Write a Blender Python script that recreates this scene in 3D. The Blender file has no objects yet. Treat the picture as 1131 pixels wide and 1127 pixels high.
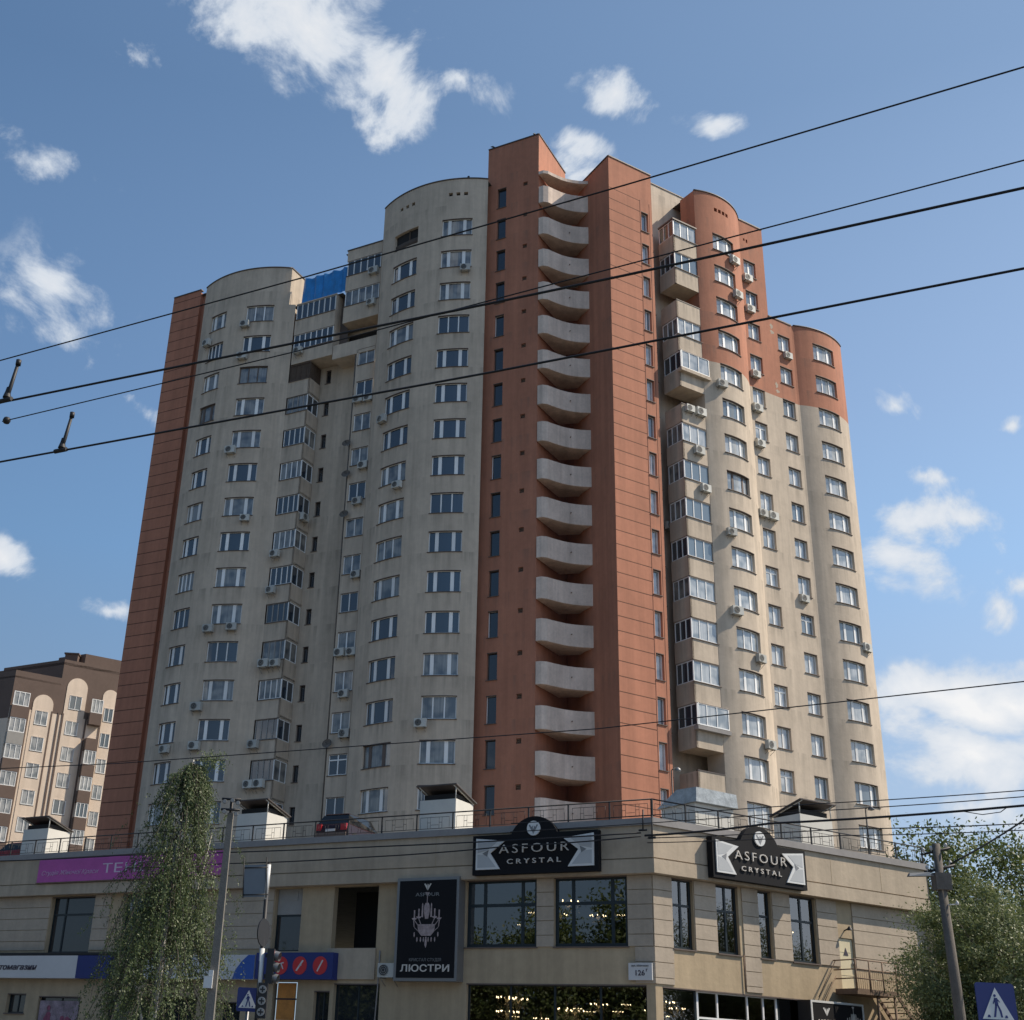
import bpy, math, random
import numpy as np
from mathutils import Vector, Matrix
R = math.radians
random.seed(7)
rng = np.random.default_rng(11)
scn = bpy.context.scene
COL = scn.collection

# ------------------------------------------------------------------ camera
CAMZ = 1.7
cam = bpy.data.cameras.new('camera'); camo = bpy.data.objects.new('camera', cam); COL.objects.link(camo)
pit, rol = R(23.955), R(2.735)
fw = Vector((0, math.cos(pit), math.sin(pit))); rt0 = Vector((1, 0, 0)); up0 = rt0.cross(fw)
rt = math.cos(rol)*rt0 + math.sin(rol)*up0; up = -math.sin(rol)*rt0 + math.cos(rol)*up0
m4 = Matrix(((rt.x, up.x, -fw.x, 0), (rt.y, up.y, -fw.y, 0), (rt.z, up.z, -fw.z, CAMZ), (0, 0, 0, 1)))
camo.matrix_world = m4
cam.sensor_width = 36; cam.lens = 1391.365/1131*36
cam.shift_x = (565.5-464.53)/1131; cam.shift_y = 0
cam.clip_start = 0.1; cam.clip_end = 3000
scn.camera = camo

# ------------------------------------------------------------------ light
SUN_AZ, SUN_EL = 0.0, 47.0            # azimuth measured from +X towards +Y
sun = bpy.data.lights.new('sun', 'SUN'); sun.energy = 5.0; sun.angle = R(0.5); sun.color = (1.0, 0.88, 0.72)
suno = bpy.data.objects.new('sun', sun); COL.objects.link(suno)
sd = Vector((math.cos(R(SUN_AZ))*math.cos(R(SUN_EL)), math.sin(R(SUN_AZ))*math.cos(R(SUN_EL)), math.sin(R(SUN_EL))))
suno.rotation_euler = sd.to_track_quat('Z', 'Y').to_euler()
scn.view_settings.view_transform = 'Standard'; scn.view_settings.look = 'None'
scn.view_settings.exposure = 0.08; scn.view_settings.gamma = 1.0
scn.cycles.max_bounces = 8; scn.cycles.transparent_max_bounces = 12
scn.cycles.use_denoising = True

world = bpy.data.worlds.new('World'); scn.world = world; world.use_nodes = True
wt = world.node_tree; wt.nodes.clear()
def wn(t, **k):
    n = wt.nodes.new(t)
    for a, b in k.items(): setattr(n, a, b)
    return n
def wmath(op, a, b=None, c=None, clamp=False):
    n = wn('ShaderNodeMath', operation=op, use_clamp=clamp)
    for i, v in enumerate((a, b, c)):
        if v is None: continue
        if hasattr(v, 'is_output'): wt.links.new(v, n.inputs[i])
        else: n.inputs[i].default_value = v
    return n.outputs[0]
wout = wn('ShaderNodeOutputWorld'); wbg = wn('ShaderNodeBackground'); wbg.inputs['Strength'].default_value = 0.1
wt.links.new(wbg.outputs[0], wout.inputs[0])
sky = wn('ShaderNodeTexSky', sky_type='NISHITA'); sky.sun_disc = False
sky.sun_elevation = R(SUN_EL); sky.sun_rotation = R(90-SUN_AZ); sky.air_density = 1.0; sky.dust_density = 0.4; sky.ozone_density = 2.0
geo = wn('ShaderNodeNewGeometry'); vneg = wn('ShaderNodeVectorMath', operation='SCALE'); vneg.inputs['Scale'].default_value = -1
tc = wn('ShaderNodeTexCoord'); DIR = tc.outputs['Generated']
nz1 = wn('ShaderNodeTexNoise'); nz1.inputs['Scale'].default_value = 10; nz1.inputs['Detail'].default_value = 12; nz1.inputs['Roughness'].default_value = 0.64; nz1.inputs['Distortion'].default_value = 0.35
wt.links.new(DIR, nz1.inputs['Vector'])
nzw = wn('ShaderNodeTexNoise'); nzw.inputs['Scale'].default_value = 14; nzw.inputs['Detail'].default_value = 4
wt.links.new(DIR, nzw.inputs['Vector'])
wsub = wn('ShaderNodeVectorMath', operation='SUBTRACT'); wt.links.new(nzw.outputs['Color'], wsub.inputs[0]); wsub.inputs[1].default_value = (.5, .5, .5)
wsc = wn('ShaderNodeVectorMath', operation='SCALE'); wt.links.new(wsub.outputs[0], wsc.inputs[0]); wsc.inputs['Scale'].default_value = 0.075
wad = wn('ShaderNodeVectorMath', operation='ADD'); wt.links.new(DIR, wad.inputs[0]); wt.links.new(wsc.outputs[0], wad.inputs[1])
WD = wad.outputs[0]
# clouds: bearing, elevation (deg), half widths (deg), tilt, weight: cumulus standing in these directions of the sky
CLOUDS = [(-8.2, 44.3, 4.7, 3.2, 7, 1.7), (-3.3, 42.6, 4.2, 3.1, -30, 1.7), (0.9, 42.6, 2.6, 1.6, -13, 1.3), (-9.89, 42.56, 1.55, 1.78, -3, 0.6),
    (10.2, 41.9, 2.2, 1.5, -20, 1.6), (15.6, 40.7, 1.2, 0.8, -8, 1.0), (-16.7, 41.78, 1.5, 0.8, -18, 0.85), (-21.2, 36.41, 3.29, 1.05, 2, 0.95),
    (-18.28, 30.53, 3.3, 2.0, -33, .62), (-19.95, 31.9, 1.79, 1.0, 20, 0.6), (-14.07, 27.06, 1.38, 0.92, -3, 0.8), (-18.92, 19.8, 1.89, 1.17, -8, 1.3),
    (-14.43, 18.11, 1.56, 1.01, -13, 1.2), (23.6, 22.3, 3.8, 1.5, -3, 1.35), (25.37, 22.34, 1.74, 1.3, -18, 1.2), (22.3, 20.8, 2.4, 1.3, -33, 1.15),
    (23.69, 24.19, 1.23, 0.62, -23, 0.8), (23.34, 27.59, 1.5, 0.66, -18, 0.9), (24.38, 15.08, 4.09, 1.64, -3, 2.3), (26.39, 15.49, 2.98, 1.7, -3, 2.0),
    (23.9, 12.71, 5.14, 1.8, -3, 2.3), (21.37, 14.31, 1.97, 1.97, -3, 1.2), (23.63, 10.54, 5.1, 1.91, -3, 1.1), (7.93, 39.7, 1.54, 1.36, -3, 1.2),
    (28.06, 26.29, 0.94, 0.43, -3, 0.8), (27.22, 19.86, 1.03, 0.6, -3, 0.9), (25.92, 19.18, 0.95, 0.6, -13, 0.8), (-30.42, 25.04, 6.71, 2.52, -3, 1.2),
    (-29.59, 35.51, 3.35, 2.09, -23, 1.1), (35.63, 26.49, 4.81, 2.0, -13, 1.2), (31.92, 12.91, 8.02, 2.81, -3, 1.3), (-25.14, 11.13, 8.43, 2.11, -3, 1.2),
    (95.8, 27.2, 6.8, 3.7, 0, 1.2), (127.0, 13.8, 5.1, 4.2, 0, 1.2), (146.1, 18.6, 10.0, 3.4, 0, 1.2), (180.4, 25.3, 8.2, 2.8, 0, 1.2),
    (202.2, 36.3, 7.6, 4.0, 0, 1.2), (227.7, 13.8, 8.8, 3.7, 0, 1.2), (246.8, 12.9, 9.3, 3.4, 0, 1.2), (278.5, 36.6, 8.6, 4.3, 0, 1.2),
    (298.3, 34.4, 7.2, 4.4, 0, 1.2)]
acc = None
for az, el, ra, rb, tilt, wgt in CLOUDS:
    c = Vector((math.sin(R(az))*math.cos(R(el)), math.cos(R(az))*math.cos(R(el)), math.sin(R(el))))
    u = c.cross(Vector((0, 0, 1))).normalized(); v = u.cross(c)
    u2 = (math.cos(R(tilt))*u + math.sin(R(tilt))*v)/R(ra); v2 = (-math.sin(R(tilt))*u + math.cos(R(tilt))*v)/R(rb)
    def dot(vec):
        n = wn('ShaderNodeVectorMath', operation='DOT_PRODUCT'); wt.links.new(WD, n.inputs[0]); n.inputs[1].default_value = vec; return n.outputs['Value']
    a, b = dot(u2), dot(v2)
    w = wmath('MULTIPLY', wmath('SUBTRACT', 1.0, dot(c)), 4.0)
    cx = wn('ShaderNodeCombineXYZ')
    for i, q in enumerate((a, b, w)): wt.links.new(q, cx.inputs[i])
    ln = wn('ShaderNodeVectorMath', operation='LENGTH'); wt.links.new(cx.outputs[0], ln.inputs[0])
    f = wmath('MULTIPLY_ADD', ln.outputs['Value'], -wgt, wgt)
    acc = f if acc is None else wmath('SMOOTH_MAX', acc, f, 0.25)
dens = wmath('ADD', wmath('MULTIPLY', acc, 0.9), wmath('MULTIPLY_ADD', nz1.outputs['Fac'], 4.6, -2.42))
mr = wn('ShaderNodeMapRange', interpolation_type='SMOOTHSTEP'); wt.links.new(dens, mr.inputs['Value']); mr.inputs['From Min'].default_value = 0.0; mr.inputs['From Max'].default_value = 0.8
pres = wn('ShaderNodeMapRange', interpolation_type='SMOOTHSTEP'); wt.links.new(acc, pres.inputs['Value']); pres.inputs['From Min'].default_value = -0.45; pres.inputs['From Max'].default_value = 0.1
cov = wmath('MULTIPLY', mr.outputs[0], pres.outputs[0], clamp=True)
cov = wmath('MULTIPLY', cov, 0.93)
cr = wn('ShaderNodeMapRange'); wt.links.new(dens, cr.inputs['Value']); cr.inputs['From Min'].default_value = 0.5; cr.inputs['From Max'].default_value = 1.8
cramp = wn('ShaderNodeMix', data_type='RGBA'); wt.links.new(cr.outputs[0], cramp.inputs['Factor'])
cramp.inputs['A'].default_value = (6.3, 6.9, 7.7, 1); cramp.inputs['B'].default_value = (9.0, 8.9, 8.8, 1)
# clear-air gradient: paler towards the horizon and towards the sun, mixed with the Nishita sky
sepd = wn('ShaderNodeSeparateXYZ'); wt.links.new(DIR, sepd.inputs[0])
rmp = wn('ShaderNodeValToRGB'); wt.links.new(sepd.outputs[2], rmp.inputs[0])
for i, (p, c) in enumerate(((0, (.44, .57, .72)), (.2, (.34, .49, .70)), (.36, (.235, .42, .70)), (.47, (.19, .33, .57)), (.66, (.112, .215, .40)), (1, (.07, .14, .28)))):
    e = rmp.color_ramp.elements[i] if i < 2 else rmp.color_ramp.elements.new(p)
    e.position = p; e.color = (*c, 1)
dts = wn('ShaderNodeVectorMath', operation='DOT_PRODUCT'); wt.links.new(DIR, dts.inputs[0]); dts.inputs[1].default_value = sd
gain = wmath('MULTIPLY', wmath('EXPONENT', wmath('MULTIPLY_ADD', dts.outputs['Value'], 1.08, -.36)), 10.0)
rms = wn('ShaderNodeVectorMath', operation='SCALE'); wt.links.new(rmp.outputs[0], rms.inputs[0]); wt.links.new(gain, rms.inputs['Scale'])
warm = wn('ShaderNodeMapRange'); wt.links.new(dts.outputs['Value'], warm.inputs['Value']); warm.inputs['From Min'].default_value = .15; warm.inputs['From Max'].default_value = .8
wmx = wn('ShaderNodeMix', data_type='RGBA'); wt.links.new(warm.outputs[0], wmx.inputs['Factor']); wmx.inputs['A'].default_value = (.94, 1, 1.04, 1); wmx.inputs['B'].default_value = (1.38, 1.10, .93, 1)
rm2 = wn('ShaderNodeMix', data_type='RGBA', blend_type='MULTIPLY'); rm2.inputs['Factor'].default_value = 1; wt.links.new(rms.outputs[0], rm2.inputs['A']); wt.links.new(wmx.outputs['Result'], rm2.inputs['B'])
skt = wn('ShaderNodeMix', data_type='RGBA'); skt.inputs['Factor'].default_value = .85
wt.links.new(sky.outputs[0], skt.inputs['A']); wt.links.new(rm2.outputs['Result'], skt.inputs['B'])
cmx = wn('ShaderNodeMix', data_type='RGBA'); wt.links.new(cov, cmx.inputs['Factor'])
wt.links.new(skt.outputs['Result'], cmx.inputs['A']); wt.links.new(cramp.outputs['Result'], cmx.inputs['B'])
wt.links.new(cmx.outputs['Result'], wbg.inputs['Color'])

# ------------------------------------------------------------------ materials
def mat(name, col, rough=.8, metal=0, var=.0, vscale=.35, streak=0, spec=.5, bump=0, bscale=40, emis=None, estr=0, ior=None, per_obj=0):
    m = bpy.data.materials.new(name); m.use_nodes = True
    nt = m.node_tree; b = nt.nodes['Principled BSDF']
    b.inputs['Roughness'].default_value = rough; b.inputs['Metallic'].default_value = metal
    b.inputs['Specular IOR Level'].default_value = spec
    if ior: b.inputs['IOR'].default_value = ior
    b.inputs['Base Color'].default_value = (*col, 1)
    if emis: b.inputs['Emission Color'].default_value = (*emis, 1); b.inputs['Emission Strength'].default_value = estr
    out = None
    if var or streak or per_obj:
        tcn = nt.nodes.new('ShaderNodeTexCoord')
        fac = None
        def addn(scale, amt, stretch=None, det=5):
            nonlocal fac
            src = tcn.outputs['Object']
            if stretch:
                mp = nt.nodes.new('ShaderNodeMapping'); mp.inputs['Scale'].default_value = stretch; nt.links.new(src, mp.inputs[0]); src = mp.outputs[0]
            n = nt.nodes.new('ShaderNodeTexNoise'); n.inputs['Scale'].default_value = scale; n.inputs['Detail'].default_value = det; n.inputs['Roughness'].default_value = .65
            nt.links.new(src, n.inputs['Vector'])
            q = nt.nodes.new('ShaderNodeMapRange'); nt.links.new(n.outputs['Fac'], q.inputs['Value'])
            q.inputs['From Min'].default_value = .3; q.inputs['From Max'].default_value = .7; q.inputs['To Min'].default_value = 1-amt; q.inputs['To Max'].default_value = 1+amt*.6
            if fac is None: fac = q.outputs[0]
            else:
                mm = nt.nodes.new('ShaderNodeMath'); mm.operation = 'MULTIPLY'; nt.links.new(fac, mm.inputs[0]); nt.links.new(q.outputs[0], mm.inputs[1]); fac = mm.outputs[0]
        if var: addn(vscale, var); addn(vscale*9, var*.6)
        if streak: addn(1.0, streak, (1.6, 1.6, .07), 6)
        if per_obj:
            oi = nt.nodes.new('ShaderNodeObjectInfo'); q = nt.nodes.new('ShaderNodeMapRange'); nt.links.new(oi.outputs['Random'], q.inputs['Value'])
            q.inputs['To Min'].default_value = 1-per_obj; q.inputs['To Max'].default_value = 1+per_obj
            if fac is None: fac = q.outputs[0]
            else:
                mm = nt.nodes.new('ShaderNodeMath'); mm.operation = 'MULTIPLY'; nt.links.new(fac, mm.inputs[0]); nt.links.new(q.outputs[0], mm.inputs[1]); fac = mm.outputs[0]
        mx = nt.nodes.new('ShaderNodeMix'); mx.data_type = 'RGBA'; mx.blend_type = 'MULTIPLY'; mx.inputs['Factor'].default_value = 1
        mx.inputs['A'].default_value = (*col, 1)
        nt.links.new(fac, mx.inputs['B']); nt.links.new(mx.outputs['Result'], b.inputs['Base Color'])
    if bump:
        tcn = nt.nodes.new('ShaderNodeTexCoord'); n = nt.nodes.new('ShaderNodeTexNoise'); n.inputs['Scale'].default_value = bscale; n.inputs['Detail'].default_value = 4
        nt.links.new(tcn.outputs['Object'], n.inputs['Vector'])
        bp = nt.nodes.new('ShaderNodeBump'); bp.inputs['Strength'].default_value = bump; bp.inputs['Distance'].default_value = .03
        nt.links.new(n.outputs['Fac'], bp.inputs['Height']); nt.links.new(bp.outputs[0], b.inputs['Normal'])
    return m
def mixcol(nt, fac, a, b):
    n = nt.nodes.new('ShaderNodeMix'); n.data_type = 'RGBA'
    nt.links.new(fac, n.inputs['Factor'])
    for s, v in (('A', a), ('B', b)):
        if hasattr(v, 'is_output'): nt.links.new(v, n.inputs[s])
        else: n.inputs[s].default_value = (*v, 1)
    return n.outputs['Result']
def nmath(nt, op, a, b=None):
    n = nt.nodes.new('ShaderNodeMath'); n.operation = op
    for i, v in enumerate((a, b)):
        if v is None: continue
        if hasattr(v, 'is_output'): nt.links.new(v, n.inputs[i])
        else: n.inputs[i].default_value = v
    return n.outputs[0]
def objz(nt):
    t = nt.nodes.new('ShaderNodeTexCoord'); s = nt.nodes.new('ShaderNodeSeparateXYZ'); nt.links.new(t.outputs['Object'], s.inputs[0]); return s.outputs
BEIGE = (.585, .488, .382); RED = (.47, .200, .122)
M = {}
M['beige'] = mat('beige_render', BEIGE, .92, var=.13, vscale=.22, streak=.19, bump=.25, bscale=6)
M['red'] = mat('brick_red_render', RED, .9, var=.12, vscale=.25, streak=.17, bump=.2, bscale=6)
# right wing: brick red paint above a level line, beige paint below it
def two_tone():
    m = mat('two_tone_render', BEIGE, .92, var=.12, vscale=.22, streak=.17, bump=.25, bscale=6)
    nt = m.node_tree; b = nt.nodes['Principled BSDF']
    mul = b.inputs['Base Color'].links[0].from_node
    z = objz(nt)[2]; f = nmath(nt, 'GREATER_THAN', z, 51.6)
    nt.links.new(mixcol(nt, f, BEIGE, RED), mul.inputs['A'])
    return m
M['two'] = two_tone()
# rain-washed dirt that has run down the render from the sill level of every storey
def sill_dirt(m, amt):
    nt = m.node_tree; b = nt.nodes['Principled BSDF']; old = b.inputs['Base Color'].links[0].from_socket
    z = objz(nt)[2]; f = nmath(nt, 'FRACT', nmath(nt, 'DIVIDE', nmath(nt, 'SUBTRACT', 62.06, z), 3.0))
    r = nt.nodes.new('ShaderNodeMapRange'); r.interpolation_type = 'SMOOTHSTEP'; nt.links.new(f, r.inputs['Value']); r.inputs['From Min'].default_value = 0.0; r.inputs['From Max'].default_value = .5; r.inputs['To Min'].default_value = 1; r.inputs['To Max'].default_value = 0
    t = nt.nodes.new('ShaderNodeTexCoord'); mp = nt.nodes.new('ShaderNodeMapping'); mp.inputs['Scale'].default_value = (2.6, 2.6, .10); nt.links.new(t.outputs['Object'], mp.inputs[0])
    n = nt.nodes.new('ShaderNodeTexNoise'); n.inputs['Scale'].default_value = 1.0; n.inputs['Detail'].default_value = 5; nt.links.new(mp.outputs[0], n.inputs['Vector'])
    q = nt.nodes.new('ShaderNodeMapRange'); nt.links.new(n.outputs['Fac'], q.inputs['Value']); q.inputs['From Min'].default_value = .48; q.inputs['From Max'].default_value = .68; q.inputs['To Max'].default_value = amt
    k = nmath(nt, 'MULTIPLY', q.outputs[0], r.outputs[0])
    nt.links.new(mixcol(nt, k, old, (.13, .115, .095)), b.inputs['Base Color'])
sill_dirt(M['beige'], .38); sill_dirt(M['two'], .34); sill_dirt(M['red'], .30)
def seamed():
    m = mat('seamed_red_render', RED, .9, var=.11, vscale=.3, streak=.15, bump=.2, bscale=6)
    nt = m.node_tree; b = nt.nodes['Principled BSDF']; mul = b.inputs['Base Color'].links[0].from_node
    z = objz(nt)[2]; fr = nmath(nt, 'FRACT', nmath(nt, 'DIVIDE', nmath(nt, 'ADD', z, .2), 1.03))
    f = nmath(nt, 'MULTIPLY', nmath(nt, 'LESS_THAN', fr, .065), nmath(nt, 'LESS_THAN', z, 64.9))
    nt.links.new(mixcol(nt, f, RED, tuple(c*.30 for c in RED)), mul.inputs['A'])
    bmp = nt.nodes.new('ShaderNodeBump'); bmp.inputs['Strength'].default_value = .6; bmp.inputs['Distance'].default_value = .03; bmp.invert = True
    nt.links.new(f, bmp.inputs['Height']); nt.links.new(bmp.outputs[0], b.inputs['Normal'])
    return m
M['seamed'] = seamed()
M['balcony'] = mat('balcony_render', (.76, .62, .52), .9, var=.16, vscale=.7, streak=.24)
M['roof'] = mat('roof_felt', (.12, .115, .11), .95, var=.2)
M['coping'] = mat('coping_metal', (.10, .085, .08), .6, metal=.3, var=.1)
M['cap'] = mat('parapet_cap_metal', (.31, .295, .285), .85, spec=.2, var=.12, vscale=.8)
M['frame'] = mat('white_window_frame', (.87, .87, .85), .45, var=.05, per_obj=.12)
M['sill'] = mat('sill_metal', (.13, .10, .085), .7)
M['joint'] = mat('dark_red_joint', (.15, .06, .04), .9)
M['reveal'] = M['beige']
def glass_mat(name, dark=(.032, .045, .062), curtain=(.34, .33, .30), prob=.45, ior=1.95):
    m = bpy.data.materials.new(name); m.use_nodes = True; nt = m.node_tree; b = nt.nodes['Principled BSDF']
    b.inputs['Roughness'].default_value = .025; b.inputs['IOR'].default_value = ior
    oi = nt.nodes.new('ShaderNodeObjectInfo'); t = nt.nodes.new('ShaderNodeTexCoord')
    n = nt.nodes.new('ShaderNodeTexNoise'); n.inputs['Scale'].default_value = 1.3; n.inputs['Detail'].default_value = 1
    nt.links.new(t.outputs['Object'], n.inputs['Vector'])
    # lace curtains hang in soft vertical folds behind some of the panes
    mp = nt.nodes.new('ShaderNodeMapping'); mp.inputs['Scale'].default_value = (5, 5, .12); nt.links.new(t.outputs['Object'], mp.inputs[0])
    n2 = nt.nodes.new('ShaderNodeTexNoise'); n2.inputs['Scale'].default_value = 2.0; nt.links.new(mp.outputs[0], n2.inputs['Vector'])
    f = nmath(nt, 'LESS_THAN', oi.outputs['Random'], prob)
    sm = nt.nodes.new('ShaderNodeMapRange'); sm.interpolation_type = 'SMOOTHSTEP'; nt.links.new(n.outputs['Fac'], sm.inputs['Value']); sm.inputs['From Min'].default_value = .30; sm.inputs['From Max'].default_value = .62; sm.inputs['To Min'].default_value = .25
    g = nmath(nt, 'MULTIPLY', f, nmath(nt, 'MULTIPLY', sm.outputs[0], nmath(nt, 'ADD', n2.outputs['Fac'], .15)))
    nt.links.new(mixcol(nt, g, dark, curtain), b.inputs['Base Color'])
    bp = nt.nodes.new('ShaderNodeBump'); bp.inputs['Strength'].default_value = .05; bp.inputs['Distance'].default_value = .02
    n3 = nt.nodes.new('ShaderNodeTexNoise'); n3.inputs['Scale'].default_value = 1.0; nt.links.new(t.outputs['Object'], n3.inputs['Vector'])
    nt.links.new(n3.outputs['Fac'], bp.inputs['Height']); nt.links.new(bp.outputs[0], b.inputs['Normal'])
    return m
M['pane'] = glass_mat('window_glass')
M['spane'] = glass_mat('painted_sky_curtained_glass', (.15, .19, .22), (.62, .63, .62), .75, 2.0)  # pale base colour paints in bright sky reflection, besides the curtains
M['dpane'] = glass_mat('dark_window_glass', (.018, .022, .028), prob=0, ior=1.85)
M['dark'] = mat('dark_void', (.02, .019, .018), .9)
M['wicker'] = mat('brown_lattice', (.10, .07, .05), .9, var=.2, vscale=3)
M['white'] = mat('white_plastic', (.52, .52, .48), .6, var=.12, vscale=1.5, per_obj=.15)
M['grille'] = mat('dark_fan_grille', (.05, .05, .05), .6)
M['metal'] = mat('grey_metal', (.25, .25, .25), .5, metal=.6)
M['rail'] = mat('black_rail_paint', (.022, .022, .024), .55, metal=.2)
M['pod'] = mat('podium_render', (.48, .395, .295), .92, var=.12, vscale=.35, streak=.16, bump=.25, bscale=7)
M['podlow'] = mat('podium_plinth_render', (.46, .36, .235), .92, var=.12, vscale=.35, streak=.16, bump=.25, bscale=7)
M['stone'] = mat('pier_block_render', (.46, .385, .30), .92, var=.12, vscale=.7, streak=.10, bump=.25, bscale=7)
M['shopframe'] = mat('dark_teal_shop_frame', (.012, .022, .028), .4)
M['black'] = mat('black_sign_face', (.010, .010, .012), .7, var=.1, spec=.2)
M['signwhite'] = mat('white_acrylic', (.70, .70, .68), .4)
M['signgrey'] = mat('frosted_acrylic', (.48, .49, .49), .4, var=.06)
M['letter'] = mat('pale_metal_letters', (.62, .58, .52), .45)
M['pink'] = mat('magenta_banner', (.50, .105, .37), .6, var=.12, vscale=1)
M['pinktext'] = mat('pale_pink_lettering', (.68, .55, .68), .6)
M['pinkscript'] = mat('faint_pink_lettering', (.58, .36, .56), .6)
M['offwhite'] = mat('pale_sign_panel', (.62, .61, .60), .5, var=.05)
M['navy'] = mat('deep_blue_sign', (.015, .03, .16), .5)
M['blue'] = mat('bright_blue_sign', (.03, .10, .38), .5)
M['redsign'] = mat('red_disc', (.55, .03, .035), .5)
M['darktext'] = mat('dark_lettering', (.04, .03, .05), .6)
M['orange'] = mat('orange_poster', (.55, .22, .04), .6, var=.25, vscale=2.5)
M['plaster'] = mat('old_grey_box_paint', (.34, .33, .31), .85, var=.1)
M['concrete'] = mat('pole_concrete', (.21, .195, .17), .95, var=.2, vscale=1.5, streak=.2, bump=.3, bscale=30)
M['darkconc'] = mat('dark_weathered_concrete', (.16, .14, .12), .95, var=.25, vscale=1.5, streak=.2, bump=.3, bscale=30)
M['kiosk'] = mat('white_brick_paint', (.66, .64, .58), .9, var=.06, vscale=1.2)
M['rust'] = mat('rusty_brown_steel', (.19, .125, .085), .8, var=.25, vscale=4)
M['wire'] = mat('wire_rubber', (.007, .008, .012), .6)
M['asphalt'] = mat('asphalt', (.055, .054, .052), .95, var=.2, vscale=.8, bump=.4, bscale=60)
M['soil'] = mat('dusty_ground', (.10, .095, .07), .95, var=.3, vscale=.3)
M['paving'] = mat('paving', (.26, .25, .24), .95, var=.15, vscale=1.2)
M['kerbm'] = mat('kerb_stone', (.32, .31, .29), .9, var=.15)
M['paint'] = mat('road_marking_paint', (.75, .75, .72), .7)
M['bulb'] = mat('lit_bulb', (1, .9, .7), .4, emis=(1, .74, .42), estr=7)
M['crystal'] = mat('crystal_glass', (.55, .48, .36), .15, metal=.7)
M['tarp'] = mat('blue_tarp', (.02, .24, .62), .45, var=.25, vscale=1.2)
M['brown'] = mat('brown_mansard', (.15, .105, .085), .85, var=.12)
M['sand'] = mat('sandy_render', (.80, .66, .53), .92, var=.08, vscale=.3, streak=.10)
M['bark'] = mat('bark', (.09, .075, .06), .95, var=.3, vscale=4)
M['birchbark'] = mat('birch_bark', (.50, .48, .44), .9, var=.45, vscale=2.5)
M['carred'] = mat('car_paint_red', (.22, .012, .015), .25, metal=.2)
M['cardark'] = mat('car_paint_dark', (.03, .012, .015), .22, metal=.3)
M['carwhite'] = mat('car_paint_white', (.7, .7, .7), .25)
M['tyre'] = mat('tyre_rubber', (.02, .02, .02), .9)
M['lampred'] = mat('tail_lamp_red', (.35, .015, .02), .2)
M['tglass'] = glass_mat('car_glass', (.01, .012, .014), prob=0, ior=1.5)
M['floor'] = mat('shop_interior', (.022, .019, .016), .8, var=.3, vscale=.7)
def shopglass():
    m = bpy.data.materials.new('shop_glass'); m.use_nodes = True; nt = m.node_tree; nt.nodes.remove(nt.nodes['Principled BSDF'])
    out = nt.nodes['Material Output']; tr = nt.nodes.new('ShaderNodeBsdfTransparent'); gl = nt.nodes.new('ShaderNodeBsdfGlossy')
    tr.inputs[0].default_value = (.55, .58, .58, 1); gl.inputs['Roughness'].default_value = .01
    fr = nt.nodes.new('ShaderNodeFresnel'); fr.inputs['IOR'].default_value = 2.8
    bp = nt.nodes.new('ShaderNodeBump'); bp.inputs['Strength'].default_value = .06; bp.inputs['Distance'].default_value = .02
    t = nt.nodes.new('ShaderNodeTexCoord'); n3 = nt.nodes.new('ShaderNodeTexNoise'); n3.inputs['Scale'].default_value = .8; nt.links.new(t.outputs['Object'], n3.inputs['Vector'])
    nt.links.new(n3.outputs['Fac'], bp.inputs['Height']); nt.links.new(bp.outputs[0], gl.inputs['Normal'])
    mx = nt.nodes.new('ShaderNodeMixShader'); nt.links.new(fr.outputs[0], mx.inputs[0]); nt.links.new(tr.outputs[0], mx.inputs[1]); nt.links.new(gl.outputs[0], mx.inputs[2])
    nt.links.new(mx.outputs[0], out.inputs[0]); return m
M['shopglass'] = shopglass()
def leafmat(name, a, b, c):
    m = bpy.data.materials.new(name); m.use_nodes = True; nt = m.node_tree; nt.nodes.remove(nt.nodes['Principled BSDF']); out = nt.nodes['Material Output']
    g = nt.nodes.new('ShaderNodeNewGeometry'); t = nt.nodes.new('ShaderNodeTexCoord')
    n = nt.nodes.new('ShaderNodeTexNoise'); n.inputs['Scale'].default_value = 1.1; n.inputs['Detail'].default_value = 3; nt.links.new(t.outputs['Object'], n.inputs['Vector'])
    col = mixcol(nt, g.outputs['Random Per Island'], a, b)
    q = nt.nodes.new('ShaderNodeMapRange'); nt.links.new(n.outputs['Fac'], q.inputs['Value']); q.inputs['From Min'].default_value = .4; q.inputs['From Max'].default_value = .65
    col = mixcol(nt, q.outputs[0], col, c)
    d = nt.nodes.new('ShaderNodeBsdfPrincipled'); d.inputs['Roughness'].default_value = .5; nt.links.new(col, d.inputs['Base Color'])
    tl = nt.nodes.new('ShaderNodeBsdfTranslucent'); nt.links.new(col, tl.inputs[0])
    mx = nt.nodes.new('ShaderNodeMixShader'); mx.inputs[0].default_value = .35; nt.links.new(d.outputs[0], mx.inputs[1]); nt.links.new(tl.outputs[0], mx.inputs[2]); nt.links.new(mx.outputs[0], out.inputs[0])
    return m
M['birchleaf'] = leafmat('birch_leaves', (.075, .108, .038), (.155, .19, .085), (.105, .14, .05))
M['willowleaf'] = leafmat('willow_leaves', (.11, .145, .055), (.19, .215, .10), (.14, .17, .055))
M['darkleaf'] = leafmat('poplar_leaves', (.075, .115, .03), (.14, .17, .06), (.105, .14, .04))

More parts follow.
